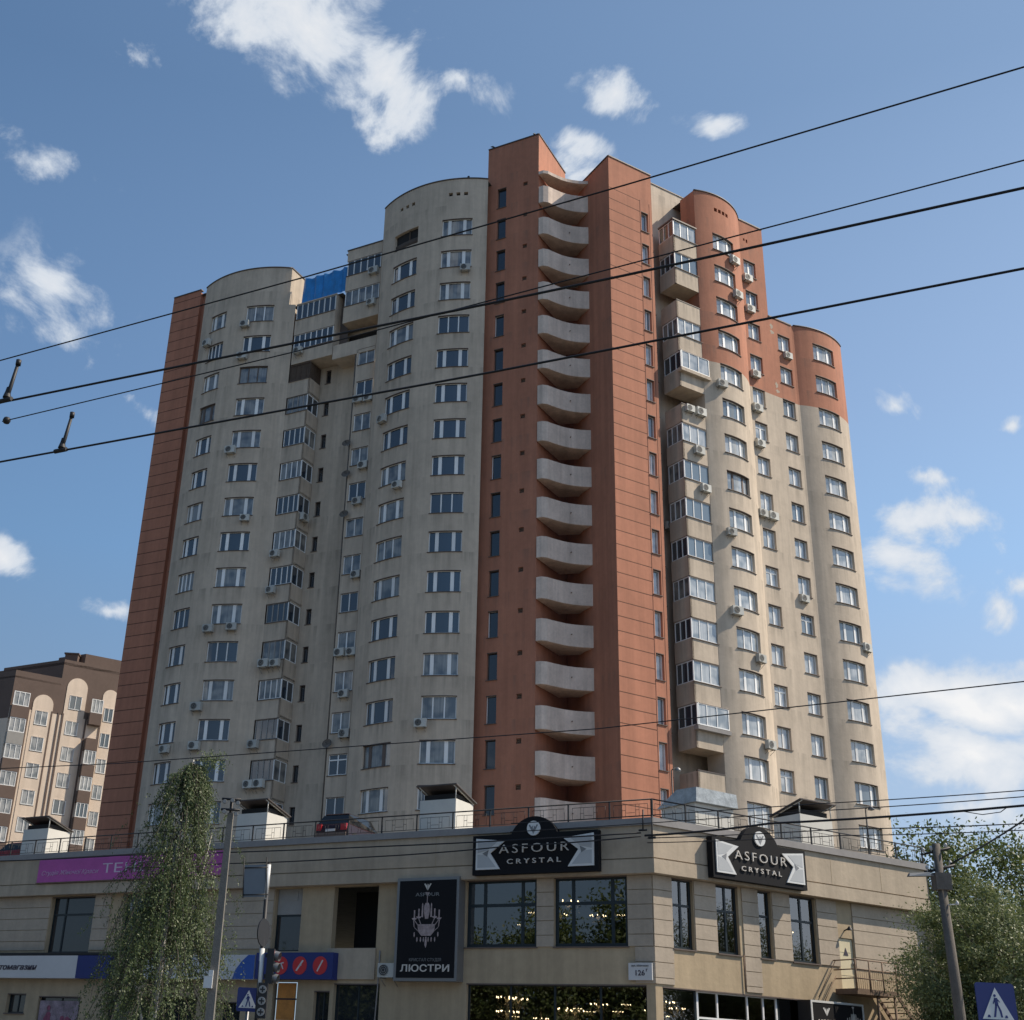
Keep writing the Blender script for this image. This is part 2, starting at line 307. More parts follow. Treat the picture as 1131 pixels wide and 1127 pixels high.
# ------------------------------------------------------------------ mesh helpers
class MB:
    def __init__(s): s.v = []; s.f = []; s.sm = []
    def quad(s, *p, smooth=False):
        i = len(s.v); s.v += [tuple(q) for q in p]; s.f.append(tuple(range(i, i+len(p)))); s.sm.append(smooth)
    def hexa(s, c):                                   # 8 corners: bottom 4 then top 4
        i = len(s.v); s.v += [tuple(q) for q in c]
        for q in ((0, 3, 2, 1), (4, 5, 6, 7), (0, 1, 5, 4), (1, 2, 6, 5), (2, 3, 7, 6), (3, 0, 4, 7)):
            s.f.append(tuple(i+k for k in q)); s.sm.append(False)
    def box(s, x0, x1, y0, y1, z0, z1):
        s.hexa([(x0, y0, z0), (x1, y0, z0), (x1, y1, z0), (x0, y1, z0), (x0, y0, z1), (x1, y0, z1), (x1, y1, z1), (x0, y1, z1)])
    def prism(s, poly, z0, z1):
        i = len(s.v); n = len(poly)
        s.v += [(p[0], p[1], z0) for p in poly]+[(p[0], p[1], z1) for p in poly]
        s.f.append(tuple(i+k for k in range(n-1, -1, -1))); s.f.append(tuple(i+n+k for k in range(n))); s.sm += [False, False]
        for k in range(n):
            s.f.append((i+k, i+(k+1) % n, i+n+(k+1) % n, i+n+k)); s.sm.append(False)
    def tube(s, pts, r0, r1=None, n=6, cap=True):
        r1 = r0 if r1 is None else r1
        pts = [Vector(p) for p in pts]; L = len(pts); i0 = len(s.v)
        t0 = (pts[1]-pts[0]).normalized(); a = t0.orthogonal().normalized()
        for k, p in enumerate(pts):
            t = (pts[min(k+1, L-1)]-pts[max(k-1, 0)]).normalized()
            a = (a-t*a.dot(t)).normalized(); b = t.cross(a); rr = r0+(r1-r0)*k/(L-1)
            for j in range(n):
                an = 2*math.pi*j/n; s.v.append(tuple(p+rr*(math.cos(an)*a+math.sin(an)*b)))
        for k in range(L-1):
            for j in range(n):
                s.f.append((i0+k*n+j, i0+k*n+(j+1) % n, i0+(k+1)*n+(j+1) % n, i0+(k+1)*n+j)); s.sm.append(True)
        if cap:
            s.f.append(tuple(i0+j for j in range(n-1, -1, -1))); s.f.append(tuple(i0+(L-1)*n+j for j in range(n))); s.sm += [False, False]
    def ball(s, c, r, n=8, sz=1.0):
        i0 = len(s.v); c = Vector(c)
        for a in range(n//2+1):
            th = math.pi*a/(n//2)
            for b in range(n):
                ph = 2*math.pi*b/n; s.v.append((c.x+r*math.sin(th)*math.cos(ph), c.y+r*math.sin(th)*math.sin(ph), c.z+r*sz*math.cos(th)))
        for a in range(n//2):
            for b in range(n):
                s.f.append((i0+a*n+b, i0+(a+1)*n+b, i0+(a+1)*n+(b+1) % n, i0+a*n+(b+1) % n)); s.sm.append(True)
    def lathe(s, prof, c=(0, 0, 0), n=12):
        i0 = len(s.v)
        for r, z in prof:
            for b in range(n):
                ph = 2*math.pi*b/n; s.v.append((c[0]+r*math.cos(ph), c[1]+r*math.sin(ph), c[2]+z))
        for a in range(len(prof)-1):
            for b in range(n):
                s.f.append((i0+a*n+b, i0+a*n+(b+1) % n, i0+(a+1)*n+(b+1) % n, i0+(a+1)*n+b)); s.sm.append(True)
    def build(s, name, m, parent=None, loc=None):
        me = bpy.data.meshes.new(name); v = s.v
        if loc is not None: v = [(p[0]-loc[0], p[1]-loc[1], p[2]-loc[2]) for p in v]
        me.from_pydata(v, [], s.f); me.polygons.foreach_set('use_smooth', s.sm); me.materials.append(m); me.update()
        o = bpy.data.objects.new(name, me); COL.objects.link(o)
        if loc is not None: o.location = loc
        if parent: o.parent = parent
        return o
def tag(o, label=None, cat=None, group=None, kind=None):
    if label: o['label'] = label
    if cat: o['category'] = cat
    if group: o['group'] = group
    if kind: o['kind'] = kind
    return o
def thing(name, label, cat, loc=(0, 0, 0), rz=0, group=None):
    o = bpy.data.objects.new(name, None); COL.objects.link(o); o.location = loc; o.rotation_euler = (0, 0, rz); o.empty_display_size = .2
    return tag(o, label, cat, group)
def copy_thing(root, loc, rz=None, label=None):
    r = root.copy(); COL.objects.link(r); r.location = loc
    if rz is not None: r.rotation_euler = (0, 0, rz)
    if label: r['label'] = label
    for ch in list(root.children):
        c = ch.copy(); COL.objects.link(c); c.parent = r
        for g in list(ch.children):
            d = g.copy(); COL.objects.link(d); d.parent = c
    return r

# a facade line in plan: s runs left to right as seen from outside, off runs inwards
class Seg:
    def __init__(s, p0, p1):
        s.p0 = Vector(p0[:2]); d = Vector(p1[:2])-s.p0; s.len = d.length; s.d = d/s.len; s.n = Vector((s.d.y, -s.d.x)); s.step = 1e9
    def at(s, t, off, z): p = s.p0+s.d*t-s.n*off; return (p.x, p.y, z)
class Arc:
    def __init__(s, c, r, f0, f1):
        s.c = Vector(c); s.r = r; s.f0 = f0; s.len = r*(f1-f0); s.step = .35
    def at(s, t, off, z):
        f = s.f0+t/s.r; rr = s.r-off; return (s.c.x+rr*math.sin(f), s.c.y-rr*math.cos(f), z)
    def s_of(s, x, y): return s.r*(math.atan2(x-s.c.x, s.c.y-y)-s.f0)
def divs(seg, a, b):
    n = max(1, int(math.ceil((b-a)/seg.step))); return [a+(b-a)*i/n for i in range(n+1)]
def sbox(mb, seg, a, b, z0, z1, o0, o1):              # box that follows the facade line, o0 outer, o1 inner
    t = divs(seg, a, b); n = len(t); i = len(mb.v)
    for q in t:
        mb.v += [seg.at(q, o0, z0), seg.at(q, o1, z0), seg.at(q, o1, z1), seg.at(q, o0, z1)]
    for k in range(n-1):
        x = i+4*k; y = x+4
        for q in ((x, y, y+3, x+3), (x+1, x+2, y+2, y+1), (x+3, y+3, y+2, x+2), (x, x+1, y+1, y)):
            mb.f.append(q); mb.sm.append(n > 2)
    e = i+4*(n-1)
    mb.f += [(i, i+3, i+2, i+1), (e, e+1, e+2, e+3)]; mb.sm += [False, False]
def sheet(mb, seg, a, b, z0, z1, off):
    t = divs(seg, a, b)
    for k in range(len(t)-1):
        mb.quad(seg.at(t[k], off, z0), seg.at(t[k+1], off, z0), seg.at(t[k+1], off, z1), seg.at(t[k], off, z1), smooth=False)
def wall(mb, seg, a, b, z0, z1, ops=(), depth=.22, off=0.0):   # sheet with real openings and reveals
    ss = {a, b}; zz = {z0, z1}
    ops = [o for o in ops if o[1] > a and o[0] < b]
    for o in ops: ss |= {o[0], o[1]}; zz |= {o[2], o[3]}
    ss = sorted(ss); zz = sorted(zz); fs = [ss[0]]
    for p, q in zip(ss, ss[1:]): fs += divs(seg, p, q)[1:]
    idx = {}
    def vid(s_, z_):
        if (s_, z_) not in idx: idx[(s_, z_)] = len(mb.v); mb.v.append(seg.at(s_, off, z_))
        return idx[(s_, z_)]
    for j in range(len(zz)-1):
        zm = (zz[j]+zz[j+1])/2
        for i in range(len(fs)-1):
            sm_ = (fs[i]+fs[i+1])/2
            if any(o[0] < sm_ < o[1] and o[2] < zm < o[3] for o in ops): continue
            mb.f.append((vid(fs[i], zz[j]), vid(fs[i+1], zz[j]), vid(fs[i+1], zz[j+1]), vid(fs[i], zz[j+1]))); mb.sm.append(seg.step < 9)
    for s0, s1, y0, y1 in ops:
        for q in (s0, s1): mb.quad(seg.at(q, off, y0), seg.at(q, off, y1), seg.at(q, off+depth, y1), seg.at(q, off+depth, y0))
        t = divs(seg, s0, s1)
        for z in (y0, y1):
            for k in range(len(t)-1): mb.quad(seg.at(t[k], off, z), seg.at(t[k+1], off, z), seg.at(t[k+1], off+depth, z), seg.at(t[k], off+depth, z))
def window(parent, name, seg, s0, s1, z0, z1, inset=.14, mull=(), mw=.10, tr=(), fw_=.07, fm=None, pm=None, sill=True, off=0.0, frame_d=.07, open_sash=False):
    fm = fm or M['frame']; pm = pm or M['pane']
    f = MB(); o0 = off+inset; o1 = o0+frame_d
    sbox(f, seg, s0, s1, z0, z0+fw_, o0, o1); sbox(f, seg, s0, s1, z1-fw_, z1, o0, o1)
    sbox(f, seg, s0, s0+fw_, z0+fw_, z1-fw_, o0, o1); sbox(f, seg, s1-fw_, s1, z0+fw_, z1-fw_, o0, o1)
    for q in mull:
        c = s0+(s1-s0)*q; sbox(f, seg, c-mw/2, c+mw/2, z0+fw_, z1-fw_, o0-.004, o1)
    for q in tr:
        c = z0+(z1-z0)*q; sbox(f, seg, s0+fw_, s1-fw_, c-mw/2, c+mw/2, o0-.002, o1-.01)
    w = f.build(name, fm, parent)
    p = MB(); sheet(p, seg, s0+fw_*.5, s1-fw_*.5, z0+fw_*.5, z1-fw_*.5, o0+.035); p.build('pane', pm, w)
    if sill:
        q = MB(); sbox(q, seg, s0-.05, s1+.05, z0-.05, z0-.005, off-.07, o0+.02); q.build('sill', M['sill'], w)
        q = MB(); sbox(q, seg, s0+.002, s1-.002, z1-.045, z1-.003, off-.012, o0-.004); q.build('lintel_shade_strip', M['sill'], w)  # dark brown flashing, paints the lintel's shade over the bright reveal underside
    return w
def text(body, size, parent, name, m, mat4, depth=.02, italic=0, width=None, bold=0.0, space=1.0):
    c = bpy.data.curves.new('tmp', 'FONT'); c.body = body; c.size = size; c.extrude = depth/2; c.align_x = 'CENTER'; c.align_y = 'CENTER'; c.shear = italic; c.offset = bold; c.space_character = space
    c.resolution_u = 3
    o = bpy.data.objects.new('tmp', c); COL.objects.link(o)
    me = bpy.data.meshes.new_from_object(o.evaluated_get(bpy.context.evaluated_depsgraph_get()))
    bpy.data.objects.remove(o); bpy.data.curves.remove(c)
    co = np.empty(len(me.vertices)*3); me.vertices.foreach_get('co', co); co = co.reshape(-1, 3)
    if width: k = width/(co[:, 0].max()-co[:, 0].min()); co[:, 0] *= k
    me.vertices.foreach_set('co', co.ravel())
    me.transform(mat4); me.materials.clear(); me.materials.append(m); me.name = name
    o = bpy.data.objects.new(name, me); COL.objects.link(o); o.parent = parent
    return o
def segmat(seg, s, z, off):                           # x along facade, y up, z outwards
    p = seg.at(s, off, z); return Matrix(((seg.d.x, 0, seg.n.x, p[0]), (seg.d.y, 0, seg.n.y, p[1]), (0, 1, 0, p[2]), (0, 0, 0, 1)))
def flat(mb, seg, pts, o0, o1):                       # polygon of (s,z) points extruded from o0 (front) to o1
    i = len(mb.v); n = len(pts)
    mb.v += [seg.at(p[0], o0, p[1]) for p in pts]+[seg.at(p[0], o1, p[1]) for p in pts]
    mb.f.append(tuple(i+k for k in range(n))); mb.f.append(tuple(i+n+k for k in range(n-1, -1, -1))); mb.sm += [False, False]
    for k in range(n): mb.f.append((i+k, i+n+k, i+n+(k+1) % n, i+(k+1) % n)); mb.sm.append(False)
def disc(mb, seg, s, z, r, o0, o1, n=24, rz=None): flat(mb, seg, [(s+r*math.cos(2*math.pi*k/n), z+(rz or r)*math.sin(2*math.pi*k/n)) for k in range(n)], o0, o1)
def zk(k): return 62.88-3*k
ZB = 10.75                                             # parking deck level

# ------------------------------------------------------------------ ground
def plane(name, pts, z, m, kind='structure'):
    b = MB(); b.quad(*[(p[0], p[1], z) for p in pts]); o = b.build(name, m); return tag(o, kind=kind)
plane('ground', [(-700, -500), (700, -500), (700, 900), (-700, 900)], 0, M['soil'])
dl = Vector((.848, -.53)); nl = Vector((-.53, -.848))   # street runs along the shop front
def strip(name, y0, y1, z, m):
    o = Vector((9.46, 48.8)); a = o+nl*(-y0); b = o+nl*(-y1)
    return plane(name, [tuple(a-dl*160), tuple(a+dl*160), tuple(b+dl*160), tuple(b-dl*160)], z, m)
strip('pavement', 0.4, -9.5, .13, M['paving'])
strip('road', -9.9, -37, .004, M['asphalt'])
kb = MB(); o_ = Vector((9.46, 48.8))
for d0 in (9.5, 37.0):
    a = o_+nl*d0; c = o_+nl*(d0+.25)
    p = [a-dl*160, a+dl*160, c+dl*160, c-dl*160]; kb.prism([tuple(q) for q in p], 0.002, .15)
tag(kb.build('kerb', M['kerbm']), kind='structure')
mk = MB()
for k in range(-20, 20):
    a = o_+nl*23.2+dl*(k*6); c = a+nl*.15; mk.quad((*(a), .008), (*(a+dl*3), .008), (*(c+dl*3), .008), (*(c), .008))
tag(mk.build('road_marking', M['paint']), kind='structure')
# ------------------------------------------------------------------ the apartment tower
tower = thing('apartment_tower', 'tall beige and brick red apartment tower with curved bays and stacked balconies', 'apartment tower', (5, 95, ZB))
def B(mb, name, m):                                   # part of the tower (its Empty stands at the deck)
    o = mb.build(name, m, tower); o.matrix_parent_inverse = Matrix.Translation((-5, -95, -ZB)); return o
rw = random.Random(5)
class TW:                                             # window() builds in world space: undo the Empty's own offset
    pass
def twin(name, *a, **k):
    if name == 'wide_window':
        q = rw.random()
        if q < .05: k['mull'] = (.33, .66); k['mw'] = .09
        elif q < .08: k['mull'] = (.25, .5, .75); k['mw'] = .12
        if rw.random() < .05: k['fm'] = M['sill']
    if name == 'two_pane_window' and rw.random() < .2: k['tr'] = (.72,)
    a = (name,)+a
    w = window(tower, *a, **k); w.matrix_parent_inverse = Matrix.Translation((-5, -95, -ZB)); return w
dL = Vector((.866, -.5)); inL = Vector((.5, .866)); dR = Vector((.866, .5)); inR = Vector((-.5, .866))
beige, red, two = MB(), MB(), MB()
def coping(seg, a, b, z, off=-.06, inn=.30):
    c = MB(); sbox(c, seg, a, b, z, z+.10, off, inn); B(c, 'coping', M['coping'])
def V2(x, y): return Vector((x, y))
def side(mb, p, q, z0, z1): mb.quad((p[0], p[1], z0), (q[0], q[1], z0), (q[0], q[1], z1), (p[0], p[1], z1))
# --- curved modules of the left wing (each two columns of wide windows)
def curved_module(c, f0, f1, ztop, cols, floors, vents):
    seg = Arc(c, 8.75, R(f0), R(f1)); ops = []; todo = []
    for (x0, y0, x1, y1) in cols:
        a, b = seg.s_of(x0, y0), seg.s_of(x1, y1)
        for k in floors: ops.append((a, b, zk(k)-.80, zk(k)+.80)); todo.append((a, b, k))
    wall(beige, seg, 0, seg.len, ZB, ztop, ops+vents(seg), .26)
    for a, b, k in todo:
        if ztop > 66 and k == 0 and seg.s_of(-2.2, 84.1) < (a+b)/2+.8 and a < seg.s_of(-2.2, 84.1) < b:   # unglazed opening at the top
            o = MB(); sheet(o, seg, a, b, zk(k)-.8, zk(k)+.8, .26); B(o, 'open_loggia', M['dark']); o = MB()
            sbox(o, seg, a, b, zk(k)-.8, zk(k)-.1, .17, .22); sbox(o, seg, a+(b-a)*.6, a+(b-a)*.64, zk(k)-.1, zk(k)+.8, .17, .22); B(o, 'loggia_screen', M['wicker']); continue
        twin('wide_window', seg, a, b, zk(k)-.80, zk(k)+.80, mull=(.25, .75), mw=.26, inset=.13)
    coping(seg, 0, seg.len, ztop)
    return seg
def vA(seg):
    out = []
    for cx, cy in ((1.82, 82.1), (-2.24, 84.1)):
        s = seg.s_of(cx, cy)
        for d in (-.62, 0, .62): out.append((s+d-.16, s+d+.16, zk(-1)+.05, zk(-1)+.37))
    return out
cB = (3.49, 90.69); cL_ = (-12.78, 99.94)
SB = curved_module(cB, -61, 4.6, 67.55, [(.62, 82.36, 3.02, 81.93), (-3.2, 84.93, -1.29, 83.28)], range(0, 16), vA)
SL = curved_module(cL_, -55, 4.8, 64.45, [(-15.66, 91.66, -13.26, 91.2), (-18.93, 93.7, -17.48, 92.55)], range(1, 16), lambda s: [])
# backs of the vent holes stay dark inside the attic
dk = MB()
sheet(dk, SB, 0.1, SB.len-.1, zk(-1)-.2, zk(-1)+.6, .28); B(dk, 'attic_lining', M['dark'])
# --- middle of the left wing, between the two curved modules
LG = Seg((-11.75, 91.37), (-4.2, 87.01))
tC0, tC1, tW = 6.93, LG.len, 1.65
RC = Seg(LG.at(0, tW, 0), LG.at(LG.len, tW, 0))       # recessed wall
rops = [(2.95, 3.45, zk(k)-.62, zk(k)+.62) for k in range(3, 16)]
wall(beige, RC, 0, RC.len, ZB, 60.8, rops, .2); wall(beige, RC, 5.0, RC.len, 60.8, 64.75, [], .2)
for a, b, z0, z1 in rops: twin('narrow_window', RC, a, b, z0, z1, inset=.12, fw_=.05, pm=M['dpane'], fm=M['sill'])
# strip of two-pane windows flush with the loggias
cops = [(7.10, 8.62, zk(k)-.75, zk(k)+.75) for k in range(3, 16)]
wall(beige, LG, tC0, tC1, ZB, 54.3, cops, .24)
side(beige, LG.at(tC0, 0, 0), LG.at(tC0, tW, 0), ZB, 54.3)
for a, b, z0, z1 in cops: twin('two_pane_window', LG, a, b, z0, z1, mull=(.5,), mw=.09, inset=.06)
pipe = MB(); pipe.tube([LG.at(tC0-.12, .1, ZB), LG.at(tC0-.12, .1, 54.2)], .06); B(pipe, 'drainpipe', M['darkconc'])
# corner bay balconies, floor 3 down
D0, D1, DW = .35, 2.48, 1.62
DS = Seg(LG.at(D1, 0, 0), LG.at(D1, DW, 0))           # short return face of the bay
for k in range(3, 16):
    zt, zb_ = zk(k)+.82, zk(k)-.72
    p = MB(); sbox(p, LG, D0, D1, zb_-1.46, zb_, 0, .12); sbox(p, DS, 0, DW, zb_-1.46, zb_, 0, .12); p.prism([LG.at(D0, .12, 0), LG.at(D1, .12, 0), LG.at(D1, DW, 0), LG.at(D0, DW, 0)], zb_-1.40, zb_-1.25)
    bay = B(p, 'bay_parapet', M['beige'])
    ks = k == 3; bf = M['frame'] if rw.random() < .7 else M['plaster']
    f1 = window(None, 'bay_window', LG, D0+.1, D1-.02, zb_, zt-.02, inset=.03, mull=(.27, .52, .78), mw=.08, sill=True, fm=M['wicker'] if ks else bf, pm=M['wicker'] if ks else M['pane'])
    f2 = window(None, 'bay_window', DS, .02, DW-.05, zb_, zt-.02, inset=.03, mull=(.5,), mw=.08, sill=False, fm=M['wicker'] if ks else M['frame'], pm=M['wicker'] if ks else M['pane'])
    for f in (f1, f2): f.parent = tower; f.matrix_parent_inverse = Matrix.Translation((-5, -95, -ZB))
# loggias near the top
def loggia(t0, t1, k, below, above, mull, ret=True):
    zb_, zt = zk(k)-.72, zk(k)+.78
    p = MB(); sbox(p, LG, t0, t1, zb_-below, zb_, 0, .14)
    p.prism([LG.at(t0, .14, 0), LG.at(t1, .14, 0), LG.at(t1, 1.6, 0), LG.at(t0, 1.6, 0)], zb_-below, zb_-below+.18)
    if above: sbox(p, LG, t0, t1, zt, zt+above, 0, .14)
    for q in (t0, t1-.12): 
        S2 = Seg(LG.at(q, .14, 0), LG.at(q, 1.62, 0)); sbox(p, S2, 0, 1.48, zb_-below+.18, zt+above, -.12, 0)
    B(p, 'loggia_parapet', M['beige'])
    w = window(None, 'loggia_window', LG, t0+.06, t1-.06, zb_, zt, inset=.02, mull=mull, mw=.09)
    w.parent = tower; w.matrix_parent_inverse = Matrix.Translation((-5, -95, -ZB))
m6 = tuple(i/7 for i in range(1, 7)); m4_ = tuple(i/5 for i in range(1, 5))
loggia(.46, 4.5, 1, 1.5, .12, m6); loggia(.46, 4.5, 2, 1.35, .0, m6)
loggia(5.3, 8.7, 0, 1.5, 1.15, m4_); loggia(5.3, 8.7, 1, 1.60, .0, m4_)
p = MB(); sbox(p, LG, 4.56, 8.7, 54.30, 55.60, .0, .14); p.prism([LG.at(4.56, .14, 0), LG.at(8.7, .14, 0), LG.at(8.7, 1.62, 0), LG.at(4.56, 1.62, 0)], 54.30, 54.48); B(p, 'loggia_parapet', M['beige'])
p = MB(); sheet(p, LG, 4.5, 5.3, 54.5, 60.75, .9); B(p, 'loggia_gap_shade', M['sill'])  # dark sheet set back between the loggias, its colour paints the recess shade
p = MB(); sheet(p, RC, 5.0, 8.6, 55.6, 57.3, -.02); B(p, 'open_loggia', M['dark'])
coping(LG, 5.25, 8.75, 64.72, -.06, 1.7)
# blue tarp hung across the roof terrace
tp = MB(); nn = 16
for i in range(nn):
    for j in range(5):
        def q(a, b): 
            t = .75+(4.5)*a/nn; return LG.at(t, .25+.10*math.sin(a*1.9+b*.4)*(b+1)/5+.05*math.sin(a*3.7), 60.95+(2.35+.06*math.sin(a*1.3))*b/5)
        tp.quad(q(i, j), q(i+1, j), q(i+1, j+1), q(i, j+1), smooth=True)
tarp = tp.build('tarpaulin', M['tarp']); tag(tarp, 'bright blue tarpaulin hung across the roof terrace of the tower', 'tarpaulin')
tf = MB(); tf.tube([LG.at(.7, .45, 60.8), LG.at(.7, .45, 63.3), LG.at(5.2, .45, 63.3)], .03); tf.build('support_frame', M['metal'], tarp)
# end wall of the left curved module above the terrace
pe = V2(*SL.at(SL.len, 0, 0)[:2]); side(beige, pe, pe+inL*9, 60.8, 64.45); side(beige, pe, pe+inL*1.7, ZB, 60.8)
pb = V2(*SB.at(0, 0, 0)[:2]); side(beige, pb, pb+inL*9, 64.7, 67.55); side(beige, pb, pb+inL*1.0, 54, 64.7)
coping(Seg(pe, pe+inL*9), 0, 9, 64.45)
side(beige, pe, LG.at(D0, 0, 0), ZB, 60.78)
# --- red end block at the far left
P0 = V2(-23.5, 98.2); P1_ = V2(-20.75, 96.6)
S0 = Seg(P0, P1_); sm0 = MB(); wall(sm0, S0, 0, S0.len, ZB, 65.35); B(sm0, 'seamed_wall', M['seamed']); coping(S0, 0, S0.len, 65.35)
r0 = P1_+V2(.17, .30); S1_ = Seg(r0, r0+dL*1.9); side(red, P1_, r0, ZB, 65.1)
sops = [(.30, .68, zk(k)-.78, zk(k)+.78) for k in range(1, 16)]
wall(red, S1_, 0, 1.9, ZB, 65.05, sops, .22); coping(S1_, 0, 1.0, 65.05)
for a, b, z0, z1 in sops: twin('slit_window', S1_, a, b, z0, z1, inset=.14, fw_=.04, pm=M['dpane'], fm=M['sill'])
side(red, P0, P0+inL*12, ZB, 65.35)
pl_ = V2(*SL.at(0, 0, 0)[:2]); side(beige, pl_, pl_+inL*2, ZB, 64.45)
# --- red stair core with the notch of balconies
cA = V2(4.2, 82.72); PA = V2(8.1, 80.47); PB = V2(13.35, 78.63); PC_ = V2(17.06, 80.77)
ZL, ZR = 71.1, 67.7
CLs = Seg(cA, PA); CRs = Seg(PB, PC_)
slo = [(.90, 1.68, zk(k)-.98, zk(k)+.95) for k in range(-1, 16)]
vto = [(3.16, 3.54, zk(k)+.52, zk(k)+.88) for k in range(-1, 16)]
wall(red, CLs, 0, CLs.len, ZB, ZL, slo+vto, .24); coping(CLs, 0, CLs.len, ZL)
for a, b, z0, z1 in slo: twin('slit_window', CLs, a, b, z0, z1, inset=.17, fw_=.05, pm=M['dpane'], fm=M['frame'] if rw.random() < .3 else M['sill'])
for a, b, z0, z1 in vto:
    v = MB()
    for i in range(3): sbox(v, CLs, a, b, z0+.04+i*.12, z0+.10+i*.12, .10, .13)
    sheet(v, CLs, a, b, z0, z1, .2); B(v, 'vent', M['rust'])
# right face: seams up to the stair window column
sw = 3.08
sro = [(sw+.10, sw+.80, zk(k)-.93, zk(k)+.92) for k in range(0, 16)]
sm1 = MB(); wall(sm1, CRs, 0, sw, ZB, ZR); B(sm1, 'seamed_wall', M['seamed']); wall(red, CRs, sw, CRs.len, ZB, ZR, sro, .30); coping(CRs, 0, CRs.len, ZR)
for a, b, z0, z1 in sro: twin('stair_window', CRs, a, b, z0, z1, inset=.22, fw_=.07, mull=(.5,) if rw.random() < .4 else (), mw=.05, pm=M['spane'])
gl_ = MB(); sbox(gl_, CRs, sw-.02, sw+.02, ZB, 64.8, -.012, 0); sbox(gl_, CRs, sw+.92, sw+.95, ZB, 64.8, -.012, 0); B(gl_, 'expansion_joint', M['joint'])
nL_ = PA+V2(.5, .866)*5.4; nR_ = PB+V2(-.42, .907)*4.1
side(red, PA, nL_, ZB, ZL); side(red, PB, nR_, ZB, ZR); side(red, nL_, nR_, ZB, ZR-.5)
coping(Seg(PA, nL_), 0, 5.4, ZL); coping(Seg(nR_, PB), 0, 4.1, ZR)
side(red, cA, cA+inL*10, 67.0, ZL); side(red, PC_, PC_+inR*1.8, ZB, ZR)
bc = [(8.11, 80.40), (8.45, 80.22), (8.85, 80.28), (9.22, 80.52), (9.64, 80.76), (10.05, 80.98), (10.45, 81.13), (10.9, 81.24), (11.38, 81.30), (11.85, 81.31), (12.34, 81.28)]
inner = [(12.1, 81.75), (11.45, 83.0), (10.0, 83.3), (8.45, 80.95)]
for k in range(-1, 16):
    zt = zk(k)-.06; b = MB(); n = len(bc)
    i0 = len(b.v); w_ = .13
    for q in range(n):
        a = Vector(bc[max(q-1, 0)]); c = Vector(bc[min(q+1, n-1)]); d = (c-a).normalized(); nn_ = Vector((-d.y, d.x))
        x, y = bc[q]; ix, iy = x+nn_.x*w_, y+nn_.y*w_
        b.v += [(x, y, zt-1.55), (ix, iy, zt-1.55), (ix, iy, zt), (x, y, zt)]
    for q in range(n-1):
        u, v = i0+4*q, i0+4*q+4
        for f in ((u, v, v+3, u+3), (u+1, u+2, v+2, v+1), (u+3, v+3, v+2, u+2)): b.f.append(f); b.sm.append(False)
    b.prism([(x, y+.006) for x, y in bc]+inner, zt-1.57, zt-1.40)
    bo = B(b, 'curved_balcony', M['balcony'])
    h = MB(); h.tube([(10.6, 81.13, zt-.75), (10.62, 81.02, zt-.76)], .04)
    h.build('spout', M['rust'], bo)
    d = MB(); ds = Seg(nL_+V2(-.2, -.5), nR_+V2(-.02, -.3)); 
c_ = MB(); c_.prism([(x-.02, y-.02) for x, y in bc]+inner, 67.02, 67.30); B(c_, 'balcony_canopy', M['balcony'])
# --- right wing
BY = Seg((18.7, 80.82), (20.95, 82.12))
r_s = Seg(PC_+inR*1.75-dR*.9, PC_+inR*1.75+dR*5.2)
wo = [(1.55, 2.45, zk(k)-.75, zk(k)+.75) for k in range(0, 16)]
wall(beige, r_s, 0, r_s.len, ZB, 68.8, wo, .2); coping(r_s, 0, r_s.len, 68.8)
for a, b, z0, z1 in wo: twin('recess_window', r_s, a, b, z0, z1, inset=.1, mull=(.5,), mw=.07, pm=M['dpane'])
BS = Seg(BY.at(0, 1.75, 0), BY.at(0, 0, 0))           # bay's left side face
open_k = {2, 5, 14}
for k in range(0, 16):
    big = k in (4, 13); zb_, zt = zk(k)-.72, zk(k)+.80
    e = .28 if big else 0.0
    p = MB()
    sbox(p, BY, 0, BY.len, zb_-1.48, zb_, 0, .14); sbox(p, BS, 0, 1.75, zb_-1.48, zb_, 0, .14)
    p.prism([BY.at(.12, .14, 0), BY.at(BY.len, .14, 0), BY.at(BY.len, 1.72, 0), BY.at(.12, 1.72, 0)], zb_-1.48, zb_-1.33)
    B(p, 'balcony_parapet', M['beige'])
    if k in open_k:
        r = MB(); sbox(r, BY, -.02, BY.len, zb_+.001, zb_+.07, -.03, .17); B(r, 'parapet_cap', M['coping']); continue
    if k == 15: continue
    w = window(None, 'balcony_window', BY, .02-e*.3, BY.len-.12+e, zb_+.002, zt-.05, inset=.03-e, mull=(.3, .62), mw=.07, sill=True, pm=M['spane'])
    w2 = window(None, 'balcony_window', BS, .05, 1.73+e, zb_+.002, zt-.05, inset=.03, mull=(.33, .66), mw=.07, sill=False)
    for q in (w, w2): q.parent = tower; q.matrix_parent_inverse = Matrix.Translation((-5, -95, -ZB))
    if big:
        q = MB(); q.prism([BY.at(-.1, -e-.06, 0), BY.at(BY.len+.22, -e-.06, 0), BY.at(BY.len+.22, .1, 0), BY.at(-.1, .1, 0)], zb_-.32, zb_-.06); B(q, 'bay_skirt', M['cap'] if k == 13 else M['beige'])
q = MB(); q.prism([BY.at(-.06, -.06, 0), BY.at(BY.len, -.06, 0), BY.at(BY.len, 1.7, 0), BY.at(-.06, 1.7, 0)], zk(0)+.76, zk(0)+.88); B(q, 'bay_roof', M['coping'])
